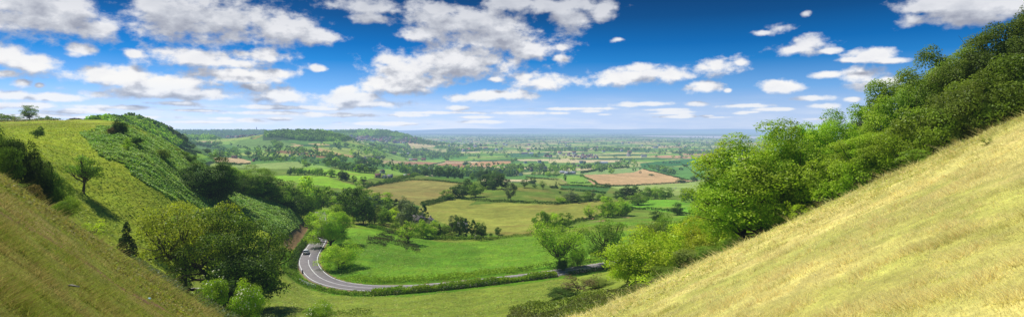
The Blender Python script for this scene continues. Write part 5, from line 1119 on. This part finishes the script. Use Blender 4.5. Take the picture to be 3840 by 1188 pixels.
hill_wood([(640, 545), (700, 536), (760, 535), (840, 540), (870, 546), (800, 548), (720, 546)], 55, 900, 11, ('dark', 'blue'), 'dark trees on the valley floor under the left ridge', 40, 36)
def vale_trees():
    rg = np.random.default_rng(55); out = []; cols = []
    n = 46000
    px = rg.uniform(560, 3150, n); py = HY + 10 + 165 * rg.uniform(0, 1, n) ** 1.25
    for a, b in zip(px, py):
        W = hit(a, b, 650)
        if W[1] < 900 or W[1] > 26000: continue
        out.append(W[:2])
    P = np.array(out)
    idn, e = cells(P[:, 0], P[:, 1], 175.0)
    clump = fbm(P[:, 0] / 520, P[:, 1] / 380, 57, 4)
    prob = np.where(e < np.maximum(9, P[:, 1] * .003), 0.62, 0.02) * np.clip((clump - .30) * 3.6, .12, 1.6) + 0.9 * (clump > .62)
    prob *= np.where(P[:, 1] < 1900, .6, 1.0); prob *= np.where((P[:, 1] < 2700) & (P[:, 0] / P[:, 1] * F + CX < 1500), .07, 1.0)
    # keep the big open fields open
    u = P[:, 0] / P[:, 1] * F + CX; v = HY - ground(P[:, 0], P[:, 1]) / P[:, 1] * F
    for poly in ([(2150, 640), (2412, 628), (2600, 676), (2660, 720), (2240, 700)], [(2400, 600), (2790, 600), (2790, 665), (2600, 680)], [(1500, 600), (1660, 606), (1640, 634), (1500, 634)], [(1620, 604), (1910, 602), (1900, 645), (1640, 634)], [(900, 512), (1010, 505), (1060, 556), (900, 556)], [(800, 585), (940, 600), (1300, 630), (1430, 660), (1300, 700), (850, 640)], [(1525, 542), (1680, 560), (1670, 575), (1540, 560)]):
        prob *= np.where(in_poly(u, v, poly), .04, 1)
    prob *= np.where((v > 494) & (v < 523) & (P[:, 1] > 10400) & ((u > 2380) | (P[:, 1] > 19000)), 0, 1)
    prob *= np.where((P[:, 1] > 8600) & (P[:, 1] <= 10400) & (u > 2380), .25, 1)
    prob *= np.where(in_poly(u, v, [(1960, 603), (2240, 603), (2240, 632), (2170, 662), (1960, 662)]), .3, 1)
    keep = rg.uniform(0, 1, len(P)) < prob; P = P[keep]
    h = 10 * rg.uniform(.55, 1.3, len(P)) * (1 + P[:, 1] / 9000).clip(1, 2.6)
    hs = np.array([HUE[k] for k in ('dark', 'mid', 'blue', 'dark', 'black')])[rg.integers(0, 5, len(P))]
    near = P[:, 1] < 4500
    wood('distant_trees', np.column_stack([P, h])[near], hs[near] * .95, 'countless hedgerow trees dotted over the nearer vale', 'trees', 24, 58)
    wood('distant_trees', np.column_stack([P, h])[~near], hs[~near] * .9, 'hazy bands of far trees towards the estuary', 'trees', 10, 59, .55)
vale_trees()

# ------------------------------------------------------------------ houses
def gable_wall():
    b = MB(); V = [(-.5, -.5, -.15), (.5, -.5, -.15), (.5, .5, -.15), (-.5, .5, -.15), (-.5, -.5, .6), (.5, -.5, .6), (.5, .5, .6), (-.5, .5, .6), (-.5, 0, 1), (.5, 0, 1)]
    b.add(V, Q=[(0, 1, 5, 4), (2, 3, 7, 6)], N=[[1, 2, 6, 9, 5], [3, 0, 4, 8, 7]]); return b.mesh('wall', WALLM)
def gable_roof():
    b = MB(); t = .05
    for s in (-1, 1):
        e0, e1 = .58 * s, 0.0
        V = [(-.54, e0, .545), (.54, e0, .545), (.54, e1, 1.01), (-.54, e1, 1.01), (-.54, e0, .545 + t), (.54, e0, .545 + t), (.54, e1, 1.01 + t), (-.54, e1, 1.01 + t)]
        b.add(V, Q=[(0, 1, 2, 3), (4, 5, 6, 7), (0, 1, 5, 4), (1, 2, 6, 5), (3, 0, 4, 7)])
    return b.mesh('roof', ROOFM)
def one_box(name, c, d, mat): b = MB(); b.box(c, d); return b.mesh(name, mat)
GW, GR = gable_wall(), gable_roof()
CHM = one_box('chimney', (0, 0, 0), (1, 1, 1), WALLM)
WIN = one_box('window', (0, 0, 0), (1, 1, 1), GLASSD); DOOR = one_box('door', (0, 0, 0), (1, 1, 1), WOODP)
WHITE, STONE, BRICK, GREYW = (.80, .78, .74), (.62, .54, .43), (.46, .27, .2), (.55, .55, .54)
REDR, GREYR, BROWNR, PURPLE = (.40, .19, .13), (.36, .35, .36), (.32, .24, .18), (.38, .28, .30)
def house(x, y, w, d, h, rz, wc, rc_, label, group=None, name='house', cat='house', detail=2):
    root = bpy.data.objects.new(name, None); COL.objects.link(root); root.location = (x, y, float(ground(x, y)) - .2); root.rotation_euler = (0, 0, rz); root.scale = (w, d, h)
    tag(root, label, cat, group)
    o = link('wall', GW, root); o.color = (*wc, 1)
    r = link('roof', GR, root); r.color = (*rc_, 1)
    if detail >= 1:
        c = link('chimney', CHM, r); c.location = (.40, 0, 1.08); c.scale = (.9 / w, .7 / d, .28); c.color = (*[k * .8 for k in wc], 1)
    if detail >= 2:
        for i in (-1, 1):
            for zf in (.2, .45):
                q = link('window', WIN, root); q.location = (i * .27, -.5, zf); q.scale = (1.1 / w, .06 / d, .13)
        q = link('door', DOOR, root); q.location = (0, -.5, .12); q.scale = (1.0 / w, .06 / d, .3)
        q = link('window', WIN, root); q.location = (.5, 0, .5); q.scale = (.06 / w, 1.0 / d, .14)
    return root
def house_at(px, py, wpx, h, wc, rc_, label, ymin, rz=.2, Y=None, **k):
    W = hit(px, py, ymin) if Y is None else np.array([(px - CX) / F * Y, Y, 0])
    return house(W[0], W[1], wpx / F * W[1], k.pop('depth', 7.0), h, rz, wc, rc_, label, **k)
house_at(1566, 832, 46, 4.3, STONE, (.36, .31, .29), 'stone cottage with grey brown roof half hidden by the tall conifer', 0, .5, Y=295, depth=6)
house_at(1609, 838, 32, 3.9, STONE, (.36, .3, .28), 'gabled stone outbuilding to the right of the tall conifer', 0, 1.3, Y=292, depth=5)
house_at(1727, 840, 44, 3.5, STONE, (.36, .32, .3), 'stone house with tall chimneys behind the meadow edge trees', 0, .3, Y=285, depth=6)
hb = MB(); n = 10
V = []; 
for i in range(n + 1):
    a = math.pi * i / n
    for yy in (-1.2, 1.2): V.append((-math.cos(a) * 1.0, yy, .9 + math.sin(a) * .9))
V += [(-1, -1.2, -.2), (-1, 1.2, -.2), (1, -1.2, -.2), (1, 1.2, -.2)]
hb.add(V, Q=[(2 * i, 2 * i + 1, 2 * i + 3, 2 * i + 2) for i in range(n)] + [(22, 23, 1, 0), (24, 25, 21, 20)], N=[[22] + [2 * i for i in range(n + 1)] + [24], [25] + [2 * i + 1 for i in range(n, -1, -1)] + [23]])
W = hit(1790, 897, 150); hr = bpy.data.objects.new('hut', None); COL.objects.link(hr); hr.location = tuple(W); hr.rotation_euler = (0, 0, .5); tag(hr, 'small round topped grey wooden hut at the right end of the meadow edge row', 'hut')
link('shell', hb.mesh('shell', WOODP), hr); q = link('door', one_box('door', (0, 0, 0), (.8, .06, 1.5), plain('dark_boards', (.09, .08, .07))), hr); q.location = (0, -1.22, .6)
for a in [
 (1417, 666, 20, 6.5, (.6, .42, .38), (.38, .2, .17), 'house with pinkish red roof among the garden trees below the bright field', .3), (1441, 668, 11, 5, WHITE, GREYR, 'small white cottage right of the pink roofed house', 1.0), (1463, 669, 18, 6.5, GREYW, GREYR, 'house with pale grey roof among the garden trees', .1), (1434, 649, 14, 6.5, WHITE, BROWNR, 'white gabled house above the garden trees', .9),
 (1519, 664, 12, 5, WHITE, (.5, .52, .54), 'white building left of the dome shaped field', .2), (1533, 664, 12, 5.5, BRICK, REDR, 'red roofed house left of the dome shaped field', .4), (1566, 656, 9, 8, WHITE, BROWNR, 'narrow white gable house at the edge of the dome shaped field', 1.4),
 (879, 593, 19, 8, (.5, .36, .3), (.32, .2, .16), 'long brick house at the back of the straw field', .1), (951, 606, 8, 7, BRICK, REDR, 'small red brick house right of the straw field', .6), (1089, 587, 11, 7, WHITE, GREYR, 'white house on the left of the valley hamlet', .3), (1100, 584, 8, 7, STONE, BROWNR, 'stone house in the middle of the valley hamlet', .8), (1137, 583, 13, 8, WHITE, PURPLE, 'white house on the right of the valley hamlet', .2), (1125, 586, 8, 6, STONE, REDR, 'small red roofed stone house in the valley hamlet', .5)]:
    house_at(a[0], a[1], a[2], a[3] * .68, a[4], a[5], a[6], 380, a[7], depth=5)
for a in [
 (2023, 611, 12, 9, WHITE, (.4, .34, .3), 'white house beside the three thin poplars', .3), (1970, 613, 10, 7, WHITE, GREYR, 'white house left of the poplars', .7), (1993, 642, 10, 7.5, STONE, BROWNR, 'stone house on the left of the stone house row', .2), (2023, 641, 12, 8, (.6, .52, .4), BROWNR, 'pale stone house in the middle of the stone house row', .5), (2044, 640, 14, 9, (.62, .55, .44), PURPLE, 'large gabled stone house on the right of the stone house row', .9), (2100, 636, 11, 7, STONE, PURPLE, 'stone house with purplish roof above the grey sheds', .2),
 (2149, 624, 15, 10, (.68, .56, .42), (.5, .38, .28), 'big bright stone farmhouse above the grey sheds', .8), (2168, 625, 9, 6, (.6, .52, .42), BROWNR, 'low stone house right of the bright farmhouse', .2), (2179, 612, 13, 8, WHITE, GREYR, 'white house behind the bright farmhouse', .3), (2192, 612, 8, 7, STONE, PURPLE, 'small purple roofed house behind the bright farmhouse', .7), (2236, 616, 12, 7.5, WHITE, GREYR, 'white fronted house left of the long pale barn', .4), (1906, 652, 8, 7, STONE, BROWNR, 'stone house at the left end by the tan plot', .2), (1940, 655, 9, 7, (.6, .5, .42), PURPLE, 'stone house on the tan plot edge', .5), (1953, 658, 7, 6, WHITE, BROWNR, 'small white house on the tan plot edge', 1.2)]:
    house_at(a[0], a[1], a[2], a[3], a[4], a[5], a[6], 450, a[7], depth=7)
BARN = [(1516, 578, 32, 7, (.5, .5, .5), (.55, .57, .6), 'long pale grey roofed barn in the valley by the town'), (1472, 576, 28, 7, (.32, .24, .2), (.26, .18, .15), 'long brown barn left of the pale grey one'), (1556, 602, 18, 7, BRICK, (.45, .2, .15), 'red barn at the left of the red roofed farm'), (1588, 601, 17, 8, BRICK, REDR, 'red barn at the right of the red roofed farm'), (1540, 601, 12, 6, WHITE, (.55, .5, .48), 'whitish shed left of the red roofed farm'),
 (2108, 649, 17, 5, (.42, .44, .47), (.45, .48, .52), 'grey shed, leftmost of the row below the stone houses'), (2124, 652, 13, 5, (.46, .48, .5), (.5, .53, .57), 'grey shed, second in the row below the stone houses'), (2137, 652, 13, 5, (.46, .48, .5), (.4, .43, .47), 'grey shed, third in the row below the stone houses'), (2150, 652, 14, 5.5, (.42, .44, .47), (.36, .39, .44), 'grey shed at the right end of the row below the stone houses'), (2262, 614, 32, 7, WHITE, (.6, .62, .66), 'long pale barn behind the ploughed field hedge'),
 (1967, 577, 22, 8, (.5, .42, .45), PURPLE, 'purplish barn of the far farm with white sheds'), (1992, 577, 14, 7, WHITE, (.7, .7, .72), 'white shed of the far farm with the purplish barn')]
for a in BARN: house_at(a[0], a[1], a[2], a[3], a[4], a[5], a[6], 380, .12, depth=12, name='barn', cat='barn', detail=0)
def scatter_houses(poly, n, ymin, label, group, seed, size=9.0, walls=(WHITE, WHITE, BRICK, STONE), roofs=(REDR, PURPLE, GREYR, REDR), scale=1.0):
    rg = random.Random(seed)
    for (x, y) in pts_in(poly, n, ymin, seed):
        house(x, y, size * rg.uniform(.9, 1.8) * scale, 7.5 * scale, 8.0 * rg.uniform(.85, 1.2) * scale, rg.uniform(0, 3.14), rg.choice(walls), rg.choice(roofs), label, group, detail=0)
scatter_houses([(2093, 579), (2150, 576), (2240, 584), (2242, 595), (2190, 596), (2130, 592)], 60, 1200, 'small house in the red roofed village in the middle of the vale', 'houses of the red roofed vale village', 61, size=7.5, scale=.8)
scatter_houses([(2036, 583), (2072, 584), (2066, 592), (2040, 590)], 8, 1200, 'house in the small cluster left of the red roofed village', 'cluster left of the red roofed village', 62)
scatter_houses([(1262, 514), (1330, 510), (1420, 516), (1500, 522), (1560, 520), (1560, 538), (1480, 538), (1380, 530), (1290, 524)], 120, 3000, 'tiny house in the town under the hazy wooded hill', 'houses of the town under the wooded hill', 63, scale=1.5)
scatter_houses([(848, 519), (930, 516), (965, 520), (925, 527), (860, 526)], 30, 2600, 'tiny house in the hillfoot village far on the left', 'hillfoot village far on the left', 64, scale=1.2)
scatter_houses([(1360, 602), (1420, 599), (1420, 601), (1365, 604)], 7, 700, 'white house in the row beside the dark valley trees', 'row of white houses in the valley', 65, walls=(WHITE,), roofs=(GREYR, PURPLE))
scatter_houses([(1600, 530), (2700, 520), (2740, 570), (2400, 590), (1900, 570), (1700, 580)], 60, 1800, 'isolated house or farm dotted over the far vale', 'isolated houses of the far vale', 66, walls=(WHITE, WHITE, (.8, .78, .72)), scale=1.5)
scatter_houses([(1640, 525), (1760, 522), (1800, 532), (1700, 540)], 25, 3000, 'tiny house on the right outskirts of the town', 'right outskirts of the town', 67, scale=1.5)

thicket([(1260, 1030), (1330, 870), (1480, 895), (1800, 912), (1900, 900), (2130, 860), (2300, 840), (2640, 806), (2640, 880), (2340, 985), (2012, 1005), (1789, 1030), (1560, 1045), (1300, 1045)], 20000, 0.12, 0.42, (0.24, 0.38, 0.06), 'lush tufted grass of the meadow inside the bend', 155, 400, name='meadow_grass', kind='stuff', cat='grass', seed=14, hue2=(0.33, 0.44, 0.09), lump=4, up=2.0)

# ------------------------------------------------------------------ car
def ngon_body(b, secs):
    """skin closed sections (each a list of points round the body)"""
    k = len(secs[0]); V = [p for s_ in secs for p in s_]
    Q = [(i * k + j, i * k + (j + 1) % k, (i + 1) * k + (j + 1) % k, (i + 1) * k + j) for i in range(len(secs) - 1) for j in range(k)]
    b.add(V, Q=Q, N=[list(range(k))[::-1], [(len(secs) - 1) * k + j for j in range(k)]])
def make_car(x, y, ang):
    root = bpy.data.objects.new('car', None); COL.objects.link(root); root.location = (x, y, ROAD_Z + .006); root.rotation_euler = (0, 0, ang)
    tag(root, 'silver hatchback car driving away round the road bend', 'car')
    paint = plain('silver_paint', (.80, .82, .84), 0.3, metal=0.0, spec=.5, var=.03); glass = plain('car_glass', (.24, .27, .30), .06, spec=.7, var=.02)  # glass base colour lightened to carry the reflected sky
    rub = plain('tyre_rubber', (.02, .02, .02), .8, var=.1); alloy = plain('alloy', (.5, .5, .52), .35, metal=.7); red = plain('tail_lamp', (.35, .02, .02), .3); wl = plain('head_lamp', (.8, .8, .82), .15); pl = plain('number_plate_yellow', (.75, .6, .1), .5); blk = plain('black_trim', (.02, .02, .02), .6)
    b = MB(); secs = []      # lower body, +y is forward
    for yy, w, zb, zt in ((-2.0, .70, .42, .78), (-1.95, .80, .30, .92), (-1.6, .86, .22, .96), (-.6, .88, .2, .95), (.6, .88, .2, .92), (1.2, .86, .22, .86), (1.75, .8, .28, .74), (1.98, .66, .36, .60)):
        secs.append([(-w * .92, yy, zb), (w * .92, yy, zb), (w, yy, zb + (zt - zb) * .45), (w * .95, yy, zt - .04), (w * .8, yy, zt), (-w * .8, yy, zt), (-w * .95, yy, zt - .04), (-w, yy, zb + (zt - zb) * .45)])
    ngon_body(b, secs); body = b.mesh('body', paint, smooth=True); link('body', body, root)
    g = MB(); ngon_body(g, [[(-w0, y0, .9), (w0, y0, .9), (w1, y1, 1.40), (-w1, y1, 1.40)] for y0, y1, w0, w1 in ((-1.9, -1.5, .74, .6), (-1.1, -1.05, .82, .66), (.0, .0, .82, .66), (1.05, .35, .78, .62))]); link('window_glass', g.mesh('window_glass', glass), root)
    r = MB(); ngon_body(r, [[(-w, yy, 1.385), (w, yy, 1.385), (w * .9, yy, zt), (-w * .9, yy, zt)] for yy, w, zt in ((-1.58, .60, 1.42), (-1.2, .68, 1.47), (-.2, .68, 1.48), (.42, .62, 1.43))]); link('roof', r.mesh('roof', paint, smooth=False), root)
    for s_ in (-1, 1):
        p = MB()
        for (y0, y1) in ((-1.86, -1.5), (-.45, -.42), (1.0, .36)): p.tube([(s_ * .80, y0, .9), (s_ * .64, y1, 1.42)], .035, 5)
        link('pillar', p.mesh('pillar', paint), root)
        for yy in (-1.25, 1.25):
            w = MB(); w.tube([(s_ * .70, yy, .31), (s_ * .89, yy, .31)], .31, 14); wo = link('wheel', w.mesh('wheel', rub, smooth=False), root)
            h = MB(); h.tube([(s_ * .885, yy, .31), (s_ * .90, yy, .31)], .2, 10); link('rim', h.mesh('rim', alloy), wo)
        for nm, c, d, m in (('tail_light', (s_ * .70, -1.93, .80), (.2, .1, .24), red), ('headlight', (s_ * .62, 1.86, .64), (.28, .12, .14), wl), ('wing_mirror', (s_ * .97, .62, .98), (.2, .12, .14), paint)): link(nm, one_box(nm, c, d, m), root)
    link('number_plate', one_box('number_plate', (0, -2.01, .60), (.5, .02, .12), pl), root); link('rear_bumper', one_box('rear_bumper', (0, -1.99, .42), (1.45, .1, .16), blk), root)
st = station(1164, 950); tg = RC[st - 3] - RC[st + 3]; tg /= np.linalg.norm(tg); nl = np.array([-tg[1], tg[0]])
cp = RC[st] + nl * 1.45; make_car(cp[0], cp[1], math.atan2(tg[1], tg[0]) - math.pi / 2)

# ------------------------------------------------------------------ railing, marker posts, ridge fence, walker, litter
def fence(name, pts, post_h, rail_hs, r_post, r_rail, step, label, cat, mat, rail_name='rail', mat2=None):
    P = resample(np.array(pts), step); z = ground(P[:, 0], P[:, 1]); c = (P[0][0], P[0][1], float(z[0]))
    root = bpy.data.objects.new(name, None); COL.objects.link(root); root.location = c; tag(root, label, cat)
    pb = MB(); pb.tube([(0, 0, -.3), (0, 0, post_h)], r_post, 6); pm = pb.mesh('post', mat)
    for (a, zz) in zip(P, z): link('post', pm, root, (a[0] - c[0], a[1] - c[1], zz - c[2]))
    for hgt in rail_hs:
        b = MB(); b.tube([(a[0] - c[0], a[1] - c[1], zz - c[2] + hgt) for a, zz in zip(P, z)], r_rail, 5); link(rail_name, b.mesh(rail_name, mat2 or mat), root)
    return root
fence('metal_railing', [hit(px, py, 120)[:2] for px, py in ((1124, 1060), (1150, 1072), (1184, 1083))], 1.15, (.25, .5, .75, 1.1), .06, .045, 1.5, 'low galvanised metal railing below the outer side of the road bend', 'railing', GALV)
fence('wire_fence', [((px - CX) / F * 296, 296) for px in (-20, 40, 90, 150, 200, 250, 300)], 1.15, (.4, .75, 1.1), .06, .012, 3.0, 'post and wire fence along the grassy ridge top', 'fence', WOODP, 'wire', GALV)
blk = plain('black_plastic', (.02, .02, .022), .5)
for dx, lean, lb in ((1133, .1, 'short black marker post at the outer road edge, left of two'), (1138, -.25, 'leaning black marker post at the outer road edge, right of two')):
    W = road_pt(dx, 1024); b = MB(); b.tube([(0, 0, -.1), (lean * .4, 0, .45), (lean, 0, .95)], [.12, .11, .1], 6); b.box((lean, 0, 1.0), (.26, .12, .2)); tag(link('marker_post', b.mesh('marker_post', blk), None, (W[0], W[1], float(ground(*W)))), lb, 'marker post')
def crumple(name, px, py, size, col, label, cat, ymin, squash=.5):
    bm = bmesh.new(); bmesh.ops.create_icosphere(bm, subdivisions=2, radius=size); rg = random.Random(int(px))
    for v in bm.verts: v.co *= rg.uniform(.65, 1.2); v.co.z = v.co.z * squash + size * squash * .7
    me = bpy.data.meshes.new(name); bm.to_mesh(me); bm.free(); me.materials.append(plain(name + '_plastic', col, .5)); W = hit(px, py, ymin); tag(link(name, me, None, tuple(W)), label, cat)
crumple('litter', 560, 1122, .11, (.35, .58, .72), 'crumpled light blue plastic litter on the left foreground slope', 'litter', 8)
crumple('plastic_sack', 1105, 1000, .42, (.13, .2, .42), 'blue plastic sack lying in the verge left of the bend', 'sack', 120)
b = MB(); b.tube([(-.25, 0, .03), (0, .03, .07), (.28, -.02, .04)], [.03, .035, .02], 6); tag(link('dead_stick', b.mesh('dead_stick', DEADW), None, tuple(hit(265, 1078, 5))), 'bleached white stick lying on the left foreground slope', 'stick')
# walker on the ridge
def person(x, y, z, rz, label):
    V = [(0, 0, .95), (0, 0, 1.2), (0, .01, 1.42), (0, .02, 1.5), (0, .03, 1.62), (0, .03, 1.76), (.18, 0, 1.4), (.25, -.03, 1.12), (.24, .1, .88), (-.18, 0, 1.4), (-.25, .05, 1.12), (-.24, .18, .9), (.1, .0, .9), (.11, .14, .5), (.11, .05, .06), (.11, .2, .04), (-.1, 0, .9), (-.11, -.06, .5), (-.11, -.24, .1), (-.11, -.12, .04)]
    E = [(0, 1), (1, 2), (2, 3), (3, 4), (4, 5), (2, 6), (6, 7), (7, 8), (2, 9), (9, 10), (10, 11), (0, 12), (12, 13), (13, 14), (14, 15), (0, 16), (16, 17), (17, 18), (18, 19)]
    Rr = [.16, .15, .14, .06, .10, .08, .065, .05, .04, .065, .05, .04, .1, .07, .05, .04, .1, .07, .05, .04]
    me = bpy.data.meshes.new('person'); me.from_pydata(V, E, []); o = link('person', me, None, (x, y, z)); o.rotation_euler = (0, 0, rz)
    sk = o.modifiers.new('skin', 'SKIN'); ss = o.modifiers.new('subdiv', 'SUBSURF'); ss.levels = 1; ss.render_levels = 1
    for v, r in zip(me.skin_vertices[0].data, Rr): v.radius = (r, r)
    me.skin_vertices[0].data[0].use_root = True
    me.materials.append(plain('pale_clothes', (.72, .62, .68), .8)); tag(o, label, 'person')
    hd = bmesh.new(); bmesh.ops.create_uvsphere(hd, u_segments=10, v_segments=8, radius=.115); hm = bpy.data.meshes.new('hair'); hd.to_mesh(hm); hd.free(); hm.materials.append(plain('brown_hair', (.08, .05, .03), .7)); hh = link('hair', hm, o); hh.location = (0, -.01, 1.74); hh.scale = (.95, 1, .85)
Yw = 400; xw = (58 - CX) / F * Yw; person(xw, Yw, float(ground(xw, Yw)), 1.2, 'person in pale pink and white clothes walking along the golden ridge strip')
# bare sapling and weeds on the right slope
put('wispbush', 3703, 545, 512, 40, 'olive', 'small weedy sapling alone high on the right grass slope', ymin=30)
put('wispbush', 3618, 540, 522, 18, 'olive', 'tiny weed left of the sapling high on the right grass slope', ymin=30)
# monument on the far ridge
Wm = hit(962, 493, 4500); Ym = min(Wm[1], 6000); xm = (962 - CX) / F * Ym; b = MB(); b.box((0, 0, 2), (9, 9, 6)); b.box((0, 0, 20), (6, 6, 34), taper=.72); b.box((0, 0, 39.5), (5.6, 5.6, 5), taper=.35)
tag(link('stone_tower', b.mesh('stone_tower', plain('tower_stone', (.3, .28, .25), .9)), None, (xm, Ym, float(ground(xm, Ym)))), 'thin stone monument tower on the hazy left ridge skyline', 'tower')
# sheep
sb = MB()
for i in range(7):
    t0 = i / 6; sb_r = .28 * math.sin(math.pi * (.15 + .7 * t0)) + .06
ngon_body(sb, [[(r * math.cos(a) * .9, yy, .62 + r * math.sin(a)) for a in np.linspace(0, 2 * math.pi, 9)[:-1]] for yy, r in ((-.55, .1), (-.45, .26), (-.1, .32), (.25, .3), (.48, .2))])
ngon_body(sb, [[(r * math.cos(a), yy, z_ + r * math.sin(a)) for a in np.linspace(0, 2 * math.pi, 7)[:-1]] for yy, r, z_ in ((.42, .13, .72), (.6, .14, .84), (.78, .1, .78), (.88, .05, .74))])
for sx in (-.15, .15):
    for sy in (-.35, .33): sb.tube([(sx, sy, .45), (sx, sy, 0)], [.07, .04], 5)
SHM = sb.mesh('sheep', plain('fleece', (.75, .72, .66), .9))
rg = random.Random(4)
for k in range(26):
    if k < 14: px, py = rg.uniform(2085, 2215), rg.uniform(668, 688)
    else: px, py = rg.uniform(2400, 2620), rg.uniform(700, 718)
    W = hit(px, py, 450); o = link('sheep', SHM, None, tuple(W)); o.rotation_euler = (0, 0, rg.uniform(0, 6.28)); o.scale = (1.25,) * 3
    tag(o, 'white sheep grazing in the small fields below the grey sheds' if k < 14 else 'white sheep grazing in the pale green field below the ploughed one', 'sheep', 'sheep below the grey sheds' if k < 14 else 'sheep below the ploughed field')

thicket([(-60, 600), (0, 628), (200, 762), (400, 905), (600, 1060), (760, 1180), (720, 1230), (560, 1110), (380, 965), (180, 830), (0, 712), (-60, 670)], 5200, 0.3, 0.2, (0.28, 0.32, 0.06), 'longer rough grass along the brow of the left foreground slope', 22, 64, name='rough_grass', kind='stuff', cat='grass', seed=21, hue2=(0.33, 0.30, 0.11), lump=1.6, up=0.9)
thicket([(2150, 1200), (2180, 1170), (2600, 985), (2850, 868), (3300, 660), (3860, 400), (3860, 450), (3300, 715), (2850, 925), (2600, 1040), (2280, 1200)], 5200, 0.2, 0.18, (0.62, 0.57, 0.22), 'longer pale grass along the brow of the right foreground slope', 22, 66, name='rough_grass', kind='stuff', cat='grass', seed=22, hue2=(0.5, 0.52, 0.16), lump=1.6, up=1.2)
